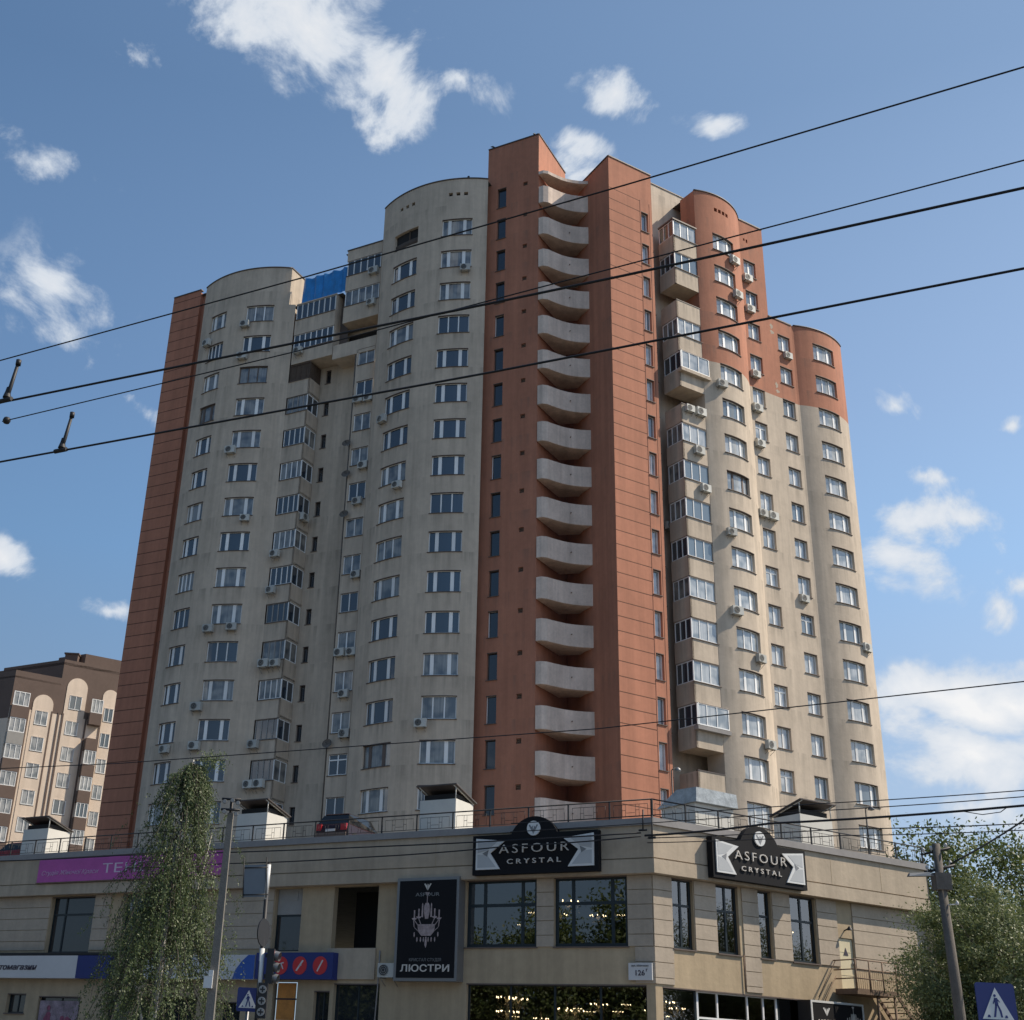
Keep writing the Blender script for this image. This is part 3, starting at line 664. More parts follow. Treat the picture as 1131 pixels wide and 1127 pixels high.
def circ(p, q, r):
    ax, ay, bx, by, cx, cy = *p, *q, *r
    d = 2*(ax*(by-cy)+bx*(cy-ay)+cx*(ay-by)); s1, s2, s3 = ax*ax+ay*ay, bx*bx+by*by, cx*cx+cy*cy
    ux = (s1*(by-cy)+s2*(cy-ay)+s3*(ay-by))/d; uy = (s1*(cx-bx)+s2*(ax-cx)+s3*(bx-ax))/d
    c = (ux, uy); rr = math.hypot(ax-ux, ay-uy); f = lambda P: math.atan2(P[0]-ux, uy-P[1]); return Arc(c, rr, f(p), f(r))
FS = circ((20.75, 81.98), (23.2, 82.85), (25.2, 85.42)); FS.step = .22
ES = circ((29.9, 88.1), (32.6, 88.9), (34.75, 90.95)); ES.step = .25
fa, fb = FS.s_of(22.12, 82.4), FS.s_of(24.2, 83.6); ea, eb = ES.s_of(31.5, 88.4), ES.s_of(33.6, 89.5)
fo = [(fa, fb, zk(k)-.78, zk(k)+.78) for k in range(0, 16)]
sv = (fa+fb)/2
fv = [(sv-.9+i*.42, sv-.9+i*.42+.3, 65.85, 66.2) for i in range(4)]
wall(two, FS, 0, FS.len, ZB, 67.45, fo+fv, .28); coping(FS, 0, FS.len, 67.45)
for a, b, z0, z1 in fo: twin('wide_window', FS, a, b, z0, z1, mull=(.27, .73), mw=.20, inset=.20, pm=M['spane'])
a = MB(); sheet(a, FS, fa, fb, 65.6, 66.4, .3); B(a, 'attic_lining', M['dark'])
side(two, FS.at(0, 0, 0), V2(*FS.at(0, 0, 0)[:2])+inR*1.6, ZB, 67.45)
GS = Seg((25.2, 85.42), (27.5, 86.75)); HS = Seg((27.5, 86.75), (29.72, 88.03))
def sp(S, x, y): return (V2(x, y)-S.p0).dot(S.d)
ga = sp(GS, 25.42, 85.6); gb = sp(GS, 26.58, 86.25); ha = sp(HS, 28.28, 87.2); hb = sp(HS, 29.44, 87.9)
go = [(ga, gb, zk(k)-.78, zk(k)+.78) for k in range(1-1+0, 16)]
go = [(ga, gb, zk(k)-.78, zk(k)+.78) for k in range(0, 16)]; ho = [(ha, hb, zk(k)-.78, zk(k)+.78) for k in range(2, 16)]
gv = [(ga+.15, ga+.33, 65.5, 65.75), (ga+.45, ga+.63, 65.4, 65.75)]
wall(two, GS, 0, GS.len, ZB, 67.45, go+gv, .26); wall(two, HS, 0, HS.len, ZB, 58.95, ho, .26)
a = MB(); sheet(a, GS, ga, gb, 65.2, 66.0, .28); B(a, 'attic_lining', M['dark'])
coping(GS, 0, GS.len, 67.45); coping(HS, 0, HS.len, 58.95)
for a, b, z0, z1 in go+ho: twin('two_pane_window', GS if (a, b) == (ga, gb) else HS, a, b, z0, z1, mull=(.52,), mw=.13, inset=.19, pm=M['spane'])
side(two, (27.5, 86.75), V2(27.5, 86.75)+inR*11, 58.9, 67.45); coping(Seg(V2(27.5, 86.75), V2(27.5, 86.75)+inR*11), 0, 11, 67.45)
eo = [(ea, eb, zk(k)-.78, zk(k)+.78) for k in range(2, 16)]
wall(two, ES, 0, ES.len, ZB, 59.0, eo, .28); coping(ES, 0, ES.len, 59.0)
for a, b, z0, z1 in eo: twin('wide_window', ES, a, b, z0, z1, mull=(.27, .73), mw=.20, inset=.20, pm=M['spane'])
side(two, (29.72, 88.03), (29.9, 88.1), ZB, 59.0)
pe2 = V2(*ES.at(ES.len, 0, 0)[:2]); side(two, pe2, pe2+inR*10, ZB, 59.0)
# worn patches of paint on the red strip between the wings
wp = MB()
for (s_, z_, w_, h_) in ((.28, 58.1, .22, .5), (.30, 57.55, .3, .35), (.35, 52.65, .2, .55), (.42, 52.1, .28, .3)):
    flat(wp, HS, [(s_+w_*math.cos(t)*(.7+.3*math.sin(5*t)), z_+h_*.6*math.sin(t)*(.8+.2*math.cos(3*t))) for t in [i*.5 for i in range(12)]], -.004, .0)
B(wp, 'bare_patch', M['stone'])
# roofs (flat felt)
def rf(pts, z):
    r = MB(); r.quad(*[(p[0], p[1], z) for p in pts]); B(r, 'roof', M['roof'])
def arcp(S, n=14): return [S.at(S.len*i/n, .02, 0)[:2] for i in range(n+1)]
a = arcp(SB); rf(a+[tuple(V2(*a[-1])+inL*11), tuple(V2(*a[0])+inL*9)], 67.4)
a = arcp(SL); rf(a+[tuple(V2(*a[-1])+inL*11), tuple(V2(*a[0])+inL*9)], 64.3)
rf([LG.at(0, 0.15, 0), LG.at(5.0, .15, 0), LG.at(5.0, 11, 0), LG.at(0, 11, 0)], 60.75); rf([LG.at(5.0, .15, 0), LG.at(8.7, .15, 0), LG.at(8.7, 11, 0), LG.at(5., 11, 0)], 64.6)
rf([P0, P1_, r0+dL*1.9, r0+dL*1.9+inL*12, P0+inL*12], 64.9)
rf([cA, PA, nL_, nL_+V2(-3, 6), cA+inL*10], 70.9); rf([PB, PC_, PC_+inR*10, nR_], ZR-.15)
rf([r_s.at(0, .1, 0), r_s.at(r_s.len, .1, 0), r_s.at(r_s.len, 10, 0), r_s.at(0, 10, 0)], 68.6)
a = arcp(FS); rf(a+[(27.5, 86.75), tuple(V2(27.5, 86.75)+inR*11), tuple(V2(20.75, 82)+inR*12)], 67.3)
a = arcp(ES); rf([(27.5, 86.75), (29.72, 88.03)]+a+[tuple(pe2+inR*10), tuple(V2(27.5, 86.75)+inR*11)], 58.85)
# rear walls close the block
side(beige, P0+inL*12, cA+inL*11, ZB, 60); side(beige, cA+inL*11, PC_+inR*11, ZB, 66); side(beige, PC_+inR*11, pe2+inR*10, ZB, 58.8)
B(beige, 'rendered_wall', M['beige']); B(red, 'red_wall', M['red']); B(two, 'two_tone_wall', M['two'])


# ------------------------------------------------------------------ things hung on the tower
def make_ac():
    t = thing('air_conditioner', 'x', 'air conditioner', (0, 0, 0))
    b = MB(); b.box(-.42, .42, -.16, .16, .02, .60); c = b.build('casing', M['white'], t)
    g = MB(); seg = Seg((-.42, -.165), (.42, -.165)); disc(g, seg, .30, .31, .235, 0, .02, 20); gr = g.build('fan_grille', M['grille'], t)
    r = MB()
    for q in (.08, .16, .225):
        for a in range(24):
            x0, x1 = 2*math.pi*a/24, 2*math.pi*(a+1)/24
            r.tube([(-.12+q*math.cos(x0), -.188, .31+q*math.sin(x0)), (-.12+q*math.cos(x1), -.188, .31+q*math.sin(x1))], .008, n=4)
    r.build('guard_ring', M['white'], gr)
    for x in (-.3, .3):
        k = MB(); k.box(x-.02, x+.02, -.15, .33, -.02, .018); k.tube([(x, -.1, -.02), (x, .32, -.32)], .014, n=4); k.build('bracket', M['metal'], t)
    return t
ORD = ['', 'top', 'second', 'third', 'fourth', 'fifth', 'sixth', 'seventh', 'eighth', 'ninth', 'tenth', 'eleventh', 'twelfth', 'thirteenth', 'fourteenth', 'fifteenth', 'sixteenth']
COLN = {'l': ('the narrower curved window column beside the far left red block', 1), 'L': ('the window column left of the corner bays', 1),
        'D': ('the corner bay column', 3), 'G': ('the loggia stack beneath the blue tarpaulin side', 0), 'C': ('the two-pane window strip beside the drainpipe', 3), 'B': ('the curved window column right of the drainpipe', 0),
        'A': ('the window column touching the red stair core', 0), 'F': ('the bulging bay column right of the enclosed balconies', 0), 'g': ('the two-pane column right of the bulging bay', 0),
        'H': ('the two-pane column before the far right curve', 2), 'E': ('the far right curved column', 2), 'b': ('the enclosed balcony column', 0), 's': ('recess beside the enclosed balcony column', 0)}
ACS = [('l', -19.07, 93.50, 57.96, -134), ('l', -18.10, 92.68, 22.56, -126), ('L', -15.64, 91.41, 58.79, -109), ('L', -15.56, 91.38, 55.63, -108), ('L', -15.60, 91.39, 46.81, -108), ('L', -13.78, 91.00, 40.77, -96),
 ('L', -15.70, 91.43, 31.65, -109, 'left'), ('L', -13.89, 91.01, 31.75, -97, 'right'), ('L', -15.91, 91.50, 25.55, -110), ('L', -15.72, 91.43, 22.62, -109),
 ('D', -10.82, 90.40, 55.83, -120), ('D', -11.11, 90.55, 37.68, -120), ('D', -11.16, 90.58, 34.70, -120), ('D', -11.14, 90.57, 28.83, -120, 'left'), ('D', -10.26, 90.10, 28.80, -120, 'right'),
 ('D', -11.35, 90.68, 22.77, -120), ('D', -11.39, 90.70, 19.87, -120, 'left'), ('D', -10.61, 90.28, 19.87, -120, 'right'), ('D', -9.05, 90.55, 40.80, -30),
 ('G', -4.83, 87.18, 61.86, -120), ('G', -4.86, 87.20, 58.82, -120), ('C', -5.34, 87.46, 49.87, -120, 'left'), ('C', -4.52, 87.00, 49.82, -120, 'right'), ('C', -4.58, 87.05, 43.92, -120), ('C', -4.85, 87.20, 40.95, -120),
 ('C', -4.55, 87.03, 34.93, -120), ('C', -5.36, 87.46, 29.00, -120, 'left'), ('C', -4.48, 86.98, 28.96, -120, 'right'), ('C', -4.85, 87.19, 25.89, -120), ('C', -4.58, 87.05, 22.98, -120),
 ('B', -3.29, 84.77, 46.77, -139), ('B', -1.83, 83.43, 40.73, -126), ('A', 2.56, 81.74, 58.80, -96), ('A', .66, 82.15, 22.75, -108),
 ('F', 24.07, 83.21, 61.67, -52), ('F', 24.15, 83.26, 58.49, -52), ('F', 22.16, 82.11, 49.72, -68), ('F', 22.20, 82.14, 37.66, -68), ('F', 22.24, 82.16, 31.70, -68), ('F', 23.97, 83.16, 28.66, -52), ('F', 24.26, 83.32, 22.67, -52),
 ('g', 25.67, 85.47, 61.66, -60), ('g', 25.70, 85.49, 58.72, -60), ('g', 25.77, 85.53, 52.73, -60), ('g', 25.70, 85.49, 49.67, -60), ('g', 25.72, 85.49, 46.60, -60), ('g', 25.49, 85.37, 40.71, -60, 'left'), ('g', 26.40, 85.90, 40.72, -60, 'right'),
 ('H', 29.10, 87.53, 55.79, -60), ('H', 28.67, 87.28, 34.80, -60), ('E', 33.85, 89.70, 32.00, -52), ('b', 19.36, 80.99, 46.86, -60, 'left'), ('b', 20.28, 81.52, 46.86, -60, 'right'), ('b', 19.99, 81.35, 43.60, -60), ('b', 20.36, 81.56, 40.70, -60), ('s', 18.0, 82.9, 38.2, -60)]
proto = None
for a in ACS:
    key, x, y, z, ang = a[:5]; pair = a[5] if len(a) > 5 else None
    nm, first = COLN[key]; k = round((62.88-z)/3-.38); n = max(1, min(16, k-first+1))
    if ang == -30: lab = 'air conditioner on the short side face of the fifth corner bay from the top'
    elif key == 's': lab = 'air conditioner in the shadowed recess beside the enclosed balcony column'
    elif key == 'G': lab = f'white air conditioner under the {"upper" if k == 0 else "lower"} loggia beside the blue tarpaulin'
    elif pair: lab = f'{pair} of two air conditioners, {ORD[n]} floor, {nm}'
    else: lab = f'air conditioner, {ORD[n]} floor down, {nm}'
    rz = R(ang+90)
    if proto is None: proto = make_ac(); proto['group'] = 'air conditioners hung on the tower'
    if proto['label'] == 'x': o = proto; o.location = (x, y, z-.3); o.rotation_euler = (0, 0, rz); o['label'] = lab
    else: o = copy_thing(proto, (x, y, z-.3), rz, lab)
    s_ = rw.uniform(.9, 1.08); o.scale = (s_, s_, s_)
def make_dish():
    t = thing('satellite_dish', 'x', 'satellite dish', group='satellite dishes on the drainpipe')
    b = MB(); b.lathe([(.0, 0), (.15, .02), (.28, .07), (.36, .13)], n=16); d = b.build('reflector', M['darkconc'], t); d.rotation_euler = (R(70), 0, 0)
    a = MB(); a.tube([(0, 0, 0), (0, -.3, .05)], .012, n=4); a.tube([(0, 0, 0), (0, .3, -.05)], .02, n=5); a.ball((0, -.32, .06), .035); a.build('feed_arm', M['rail'], t)
    return t
dp = make_dish()
for i, (x, y, z, w) in enumerate([(-5.99, 87.80, 46.03, 'topmost'), (-5.85, 87.73, 43.36, 'second highest'), (-5.77, 87.69, 39.96, 'third'), (-5.75, 87.68, 22.32, 'lowest')]):
    lab = f'{w} dark satellite dish left of the two-pane window strip'
    o = dp if i == 0 else copy_thing(dp, (0, 0, 0)); o.location = (x, y, z); o.rotation_euler = (0, 0, R(-20)); o['label'] = lab
def bird(x, y, z, rz, lab):
    t = thing('bird', lab, 'bird', (x, y, z), rz, 'birds on the roof edges')
    b = MB(); n = 8
    prof = [(-.20, .012), (-.12, .03), (-.05, .075), (.03, .085), (.10, .06), (.14, .045), (.18, .048), (.215, .03), (.25, .006)]
    i0 = 0
    for i, (q, r) in enumerate(prof):
        zc = .16+q*.45
        for j in range(n): an = 2*math.pi*j/n; b.v.append((r*math.cos(an), q, zc+r*math.sin(an)))
    for i in range(len(prof)-1):
        for j in range(n): b.f.append((i*n+j, i*n+(j+1) % n, (i+1)*n+(j+1) % n, (i+1)*n+j)); b.sm.append(True)
    for x_ in (-.03, .03): b.tube([(x_, .02, .12), (x_, .03, 0)], .007, n=4)
    o = b.build('body', M['rail'], t); return t
bird(4.55, 82.55, 71.2, 1.0, 'small dark bird at the left end of the tallest red roof edge')
bird(7.75, 80.75, 71.2, -.6, 'small dark bird near the peak corner of the tallest red roof')
bird(2.6, 82.05, 67.65, .4, 'small dark bird on the beige curved roof edge')

# ------------------------------------------------------------------ neighbouring block, far left
nb = thing('neighbour_block', 'sandy apartment block with brown mansard top and arched panels, left of the tower', 'apartment block', (-37, 131, 0))
def NB(mb, name, m, par=None):
    o = mb.build(name, m, par or nb)
    if par is None: o.matrix_parent_inverse = Matrix.Translation((37, -131, 0))
    return o
N0 = V2(-41.42, 128); NS = Seg(N0, N0+dR*14)
sb_, bw = MB(), MB()
ops = []
def ncol(s, z0, n, w=1.3, h=1.5, st=2.74): return [(s-w/2, s+w/2, z0-st*k-h/2, z0-st*k+h/2) for k in range(n)]
c1 = ncol(3.35, 33.5, 9); c2 = ncol(6.65, 35.7, 10); c3 = ncol(10.35, 35.0, 10, 1.0)
wall(sb_, NS, 0, 14, 0, 34.2, [o for o in c1+c2+c3 if o[3] < 34.2], .2)
wall(bw, NS, 0, 4.83, 34.2, 38.1, [], .2); wall(bw, NS, 4.83, 14, 34.2, 40.2, [], .2)
for s, zt, w in ((3.35, 36.0, 2.1), (6.65, 38.4, 2.2), (10.35, 37.8, 1.7)):      # arched beige panels laid over the brown top
    r = w/2; pts = [(s-r, 2.0), (s+r, 2.0)]+[(s+r*math.cos(t), zt-r+r*math.sin(t)) for t in [math.pi*i/14 for i in range(15)]]
    flat(sb_, NS, pts, -.05, 0)
for a, b, z0, z1 in c1+c2+c3:
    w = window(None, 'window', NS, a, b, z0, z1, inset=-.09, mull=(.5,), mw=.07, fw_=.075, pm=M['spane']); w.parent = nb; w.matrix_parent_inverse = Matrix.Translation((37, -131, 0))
for s in (1.95, 4.35, 5.1, 5.55, 8.05, 9.6):
    st = MB(); sbox(st, NS, s-.09, s+.09, 2, 34.4, -.06, 0); NB(st, 'rain_gutter', M['brown'])
for s0, s1, zt, n in ((.05, 1.75, 35.0, 10), (8.2, 9.5, 35.6, 10)):
    for k in range(n):
        z = zt-2.74*k; p = MB(); sbox(p, NS, s0, s1, z-2.0, z-.75, -.75, 0); p_ = NB(p, 'balcony_parapet', M['brown'] if (k != 1 or s0 > 1) else M['plaster'])
        if k == 1 and s0 > 1: continue
        w = window(None, 'balcony_window', NS, s0+.03, s1-.03, z-.74, z+.73, inset=-.72, mull=(.33, .66), mw=.07, fw_=.075, sill=False, pm=M['spane']); w.parent = nb; w.matrix_parent_inverse = Matrix.Translation((37, -131, 0))
side(sb_, N0, N0+V2(-.866, .5)*14, 0, 33); side(bw, N0, N0+V2(-.866, .5)*3, 33, 38.1)
q = N0+V2(-.866, .5)*3; side(bw, q, q+V2(-.866, .5)*11, 33, 37.2)
pz = N0+dR*4.83; side(bw, pz, pz+V2(-.866, .5)*9, 37.6, 40.2)
NB(sb_, 'rendered_wall', M['sand']); NB(bw, 'mansard_wall', M['brown'])
rfm = MB(); rfm.prism([N0, N0+dR*4.83, N0+dR*4.83+V2(-.866, .5)*13, N0+V2(-.866, .5)*13], 37.3, 37.5); rfm.prism([pz, pz+dR*9, pz+dR*9+V2(-.866, .5)*13, pz+V2(-.866, .5)*13], 39.6, 39.9)
NB(rfm, 'roof', M['brown'])
e0 = N0+dR*8.3+V2(-.866, .5)*1.8; rfm = MB()
rfm.prism([e0, e0+dR*7, e0+dR*7+V2(-.866, .5)*4, e0+V2(-.866, .5)*4], 39, 41.7); NB(rfm, 'roof', M['brown'])
ch = MB(); e1 = N0+dR*7.4+V2(-.866, .5)*2.5; ch.box(e1.x-.7, e1.x+.7, e1.y-.5, e1.y+.5, 39.8, 41.4); ch.box(e1.x-.8, e1.x+.8, e1.y-.6, e1.y+.6, 41.4, 41.55); NB(ch, 'chimney', M['brown'])
# ------------------------------------------------------------------ podium with shops
pod = thing('shop_podium', 'two-storey beige shop building with overhanging parapet, in front of the tower', 'shop building', (9.46, 48.8, 0))
def PB_(mb, name, m, par=None):
    o = mb.build(name, m, par or pod)
    if par is None: o.matrix_parent_inverse = Matrix.Translation((-9.46, -48.8, 0))
    return o
def pwin(*a, **k):
    w = window(pod, *a, **k); w.matrix_parent_inverse = Matrix.Translation((-9.46, -48.8, 0)); return w
PC0 = V2(9.46, 48.8); U = 52.0; RL = 15.6
dl_ = V2(math.cos(R(148)), math.sin(R(148))); dr_ = V2(math.cos(R(30)), math.sin(R(30)))
PL = Seg(PC0+dl_*U, PC0); PR = Seg(PC0, PC0+dr_*RL)
mt = math.tan(R(31))
ul = lambda u: U-u
def lbox(mb, u0, u1, z0, z1, o0, o1): sbox(mb, PL, U-u1, U-u0, z0, z1, o0, o1)
O = .42
# overhanging fascia, ledge and metal cap, mitred at the corner
fa_, cp_ = MB(), MB()
def ring(mb, z0, z1, o, th):
    def P(s, off):
        if s == 'L': return PL.at(0, off, 0)[:2]
        if s == 'R': return PR.at(RL, off, 0)[:2]
        b = (PL.n+PR.n).normalized(); return tuple(PC0-b*(off/b.dot(PL.n)))
    p = [P('L', o), P('C', o), P('R', o)]; q = [P('L', o+th), P('C', o+th), P('R', o+th)]
    for i in range(2):
        mb.hexa([(*p[i], z0), (*p[i+1], z0), (*q[i+1], z0), (*q[i], z0), (*p[i], z1), (*p[i+1], z1), (*q[i+1], z1), (*q[i], z1)])
ring(fa_, 8.90, 9.42, 0, .8); ring(fa_, 9.423, 9.47, .09, .6); ring(fa_, 9.473, 10.68, .03, .5)
ring(cp_, 10.683, 10.95, -.07, .62)
PB_(fa_, 'fascia', M['pod']); PB_(cp_, 'parapet_cap', M['cap'])
jt = MB()
for s in (3.4, 9.6, 12.6): sbox(jt, PR, s, s+.02, 9.48, 10.68, .024, .04)
for u in (9.6, 18.2, 27.5): lbox(jt, u, u+.02, 9.48, 10.68, .024, .04)
PB_(jt, 'panel_joint', M['podlow'])
# upper-floor wall with openings; u counted from the corner
w_, lo = MB(), MB()
u0 = O*mt
def lo_(u0, u1, z0, z1): return (U-u1, U-u0, z0, z1)
winL = [(5.12, 8.28, 6.31, 8.90), (1.29, 4.34, 6.31, 8.90)]
winR = [(1.20, 2.26, 6.31, 8.88), (3.46, 4.62, 6.31, 8.88), (5.69, 6.40, 6.31, 8.88), (7.46, 8.90, 6.31, 8.88)]
opsL = [lo_(*q) for q in winL]+[lo_(12.6, 14.9, 6.3, 8.85), lo_(16.6, 18.1, 6.2, 8.85), lo_(22.2, 27.2, 6.25, 8.85), lo_(29.15, 32.1, 6.2, 8.85), lo_(36.1, 39.2, 6.2, 8.85), lo_(43, 46, 6.2, 8.85)]
wall(w_, PL, 0, U-u0, 4.97, 8.9, opsL, .30, O)
wall(w_, PR, u0, RL, 4.97, 8.9, [w for w in winR]+[(10.13, 11.0, 5.45, 7.45)], .34, O)
# ground floor
gL = [lo_(.6, 8.2, .5, 4.95), lo_(12.3, 14.6, .25, 4.9), lo_(14.8, 15.6, .25, 4.6), lo_(16.5, 17.8, .4, 4.95), lo_(19.5, 20.6, .8, 4.1), lo_(22.0, 27.5, .6, 4.3), lo_(29.2, 32.0, .5, 4.2), lo_(32.9, 34.2, 3.4, 4.3), lo_(36, 45, .6, 4.3)]
gR = [(.6, 8.75, .3, 4.92)]
wall(lo, PL, 0, U-u0, 0.1, 4.97, gL, .30, O); wall(lo, PR, u0, RL, 0.1, 4.97, gR, .30, O)
PB_(w_, 'upper_wall', M['podlow']); PB_(lo, 'ground_floor_wall', M['podlow'])
# block piers
def blocks(fn, a, b, z0, z1):
    z = z1; st = MB()
    while z > z0+.1:
        fn(st, a, b, max(z0, z-.515), z, O-.045, O+.0); z -= .54
    PB_(st, 'block_pier', M['stone'])
SR_ = lambda mb, a, b, z0, z1, o0, o1: sbox(mb, PR, a, b, z0, z1, o0, o1)
for a, b in ((4.36, 5.10), (u0+.02, 1.26), (18.15, 21.2), (28.05, 29.1), (32.15, 36.0), (39.3, 42.9)): blocks(lbox, a, b, 6.31, 8.88)
blocks(lbox, .235, 1.0, 5.0, 6.28)
for a, b in ((.24, 1.17), (2.30, 3.42), (4.80, 5.66), (6.44, 7.42), (8.95, 10.1), (11.04, RL)): blocks(SR_, a, b, 6.31, 8.88)
for a, b in ((.24, 1.17), (4.80, 5.66)): blocks(SR_, a, b, 5.0, 6.28)
dpz = MB(); dpz.tube([PR.at(4.72, O-.06, 5.0), PR.at(4.72, O-.06, 6.35)], .022); PB_(dpz, 'drainpipe', M['rust'])
# upper shop windows
for i, (a, b, z0, z1) in enumerate(winL):
    pwin('shop_window', PL, U-b, U-a, z0, z1, off=O, inset=.10, mull=(.25, .79), mw=.12, tr=(.62,), fw_=.12, fm=M['shopframe'], pm=M['shopglass'], frame_d=.1)
for i, (a, b, z0, z1) in enumerate(winR):
    pwin('shop_window', PR, a, b, z0, z1, off=O, inset=.14, mull=(.5,) if b-a > .9 else (), mw=.09, tr=(.62,), fw_=.09, fm=M['shopframe'], pm=M['shopglass'], frame_d=.1)
for u1, u2 in ((22.2, 27.2), (29.15, 32.1), (36.1, 39.2), (43, 46)):
    pwin('office_window', PL, U-u2, U-u1, 6.25 if u1 < 28 else 6.2, 8.85, off=O, inset=.22, mull=(.28,), mw=.09, tr=(.68,), fm=M['shopframe'], pm=M['dpane'])
pwin('office_window', PL, U-18.1, U-16.6, 6.2, 7.75, off=O, inset=.24, fm=M['shopframe'], pm=M['dpane'], sill=False)
bx = MB(); lbox(bx, 16.62, 18.08, 7.76, 8.85, O+.22, O+.30); lbox(bx, 17.0, 17.6, 8.35, 8.72, O+.20, O+.22); b_ = PB_(bx, 'infill_panel', M['plaster'])
# recessed balcony opening and its parapet
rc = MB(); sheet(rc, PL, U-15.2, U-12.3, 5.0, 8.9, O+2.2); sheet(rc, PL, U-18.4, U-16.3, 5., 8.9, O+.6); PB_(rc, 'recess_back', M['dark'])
pp = MB(); lbox(pp, 12.55, 15.0, 5.06, 6.30, O-.10, O); PB_(pp, 'balcony_parapet', M['pod'])
# ground-floor glazing
pwin('shopfront', PL, U-8.2, U-.6, .5, 4.95, off=O, inset=.16, mull=(.25, .5, .75), mw=.07, tr=(), fw_=.08, fm=M['shopframe'], pm=M['shopglass'])
pwin('shopfront', PR, .6, 2.35, .3, 4.92, off=O, inset=.16, mull=(), fw_=.08, fm=M['shopframe'], pm=M['shopglass'])
pwin('entrance_door', PR, 2.37, 6.55, .3, 4.92, off=O, inset=.16, mull=(.25, .62, .82), mw=.07, tr=(.79, .70), fw_=.09, fm=M['frame'], pm=M['shopglass'])
pwin('shopfront', PR, 6.57, 8.75, .3, 4.92, off=O, inset=.16, fw_=.08, fm=M['shopframe'], pm=M['shopglass'])
for a, b, z0, z1, m in ((12.3, 14.6, .25, 4.9, 'dpane'), (14.8, 15.6, .25, 4.6, 'dpane'), (19.5, 20.6, .8, 4.1, 'dpane'), (22, 27.5, .6, 4.3, 'dpane'), (29.2, 32., .5, 4.2, 'dpane'), (32.9, 34.2, 3.4, 4.3, 'dpane'), (36, 45, .6, 4.3, 'dpane')):
    pwin('ground_window', PL, U-b, U-a, z0, z1, off=O, inset=.2, mull=(.5,), mw=.06, fm=M['shopframe'], pm=M[m])
# interior of the chandelier shop
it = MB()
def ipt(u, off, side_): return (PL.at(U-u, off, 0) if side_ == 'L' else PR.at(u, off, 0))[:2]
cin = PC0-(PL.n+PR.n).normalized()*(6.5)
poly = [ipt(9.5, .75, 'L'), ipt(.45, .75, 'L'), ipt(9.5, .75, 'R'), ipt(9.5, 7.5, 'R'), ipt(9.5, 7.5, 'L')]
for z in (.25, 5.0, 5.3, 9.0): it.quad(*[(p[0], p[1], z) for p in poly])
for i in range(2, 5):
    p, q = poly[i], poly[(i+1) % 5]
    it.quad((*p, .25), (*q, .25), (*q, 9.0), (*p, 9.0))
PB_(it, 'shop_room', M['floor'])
# deck and body
dk_ = MB(); far = 46
dk_.quad((*PL.at(0, .3, 0)[:2], ZB), (*(PC0-(PL.n+PR.n).normalized()*.4), ZB), (*PR.at(RL, .3, 0)[:2], ZB), (*(PC0+dr_*(RL+30)+V2(-.5, .866)*40), ZB), (*(PC0+dr_*20+V2(-.5, .866)*60), ZB), (*PL.at(0, 60, 0)[:2], ZB))
PB_(dk_, 'parking_deck', M['concrete'])
ew = MB(); e = PC0+dr_*RL; ew.quad((e.x, e.y, 0), (*(e+V2(-.5, .866)*40), 0), (*(e+V2(-.5, .866)*40), 10.7), (e.x, e.y, 10.7)); PB_(ew, 'end_wall', M['pod'])
# security lamp over the steel door, the door itself
d_ = MB(); sbox(d_, PR, 10.15, 10.98, 5.47, 7.43, O+.06, O+.10)
for z in (6.0, 6.9): sbox(d_, PR, 10.16, 10.97, z, z+.03, O+.05, O+.06)
door = PB_(d_, 'steel_door', mat('cream_steel_door', (.70, .62, .42), .6, var=.1))
tr_ = MB(); flat(tr_, PR, [(10.42, 6.78), (10.70, 6.78), (10.56, 7.08)], O+.045, O+.06); tr_.build('warning_triangle', M['darktext'], door)
hd = MB(); hd.tube([PR.at(10.9, O+.02, 6.4), PR.at(10.9, O+.02, 6.55)], .02); hd.build('handle', M['metal'], door)
lm = MB(); lm.tube([PR.at(10.53, O, 7.75), PR.at(10.53, O-.25, 7.82)], .03); lm.lathe([(.02, .06), (.09, -.02), (.12, -.1)], PR.at(10.53, O-.28, 7.85)); PB_(lm, 'door_lamp', M['rail'])

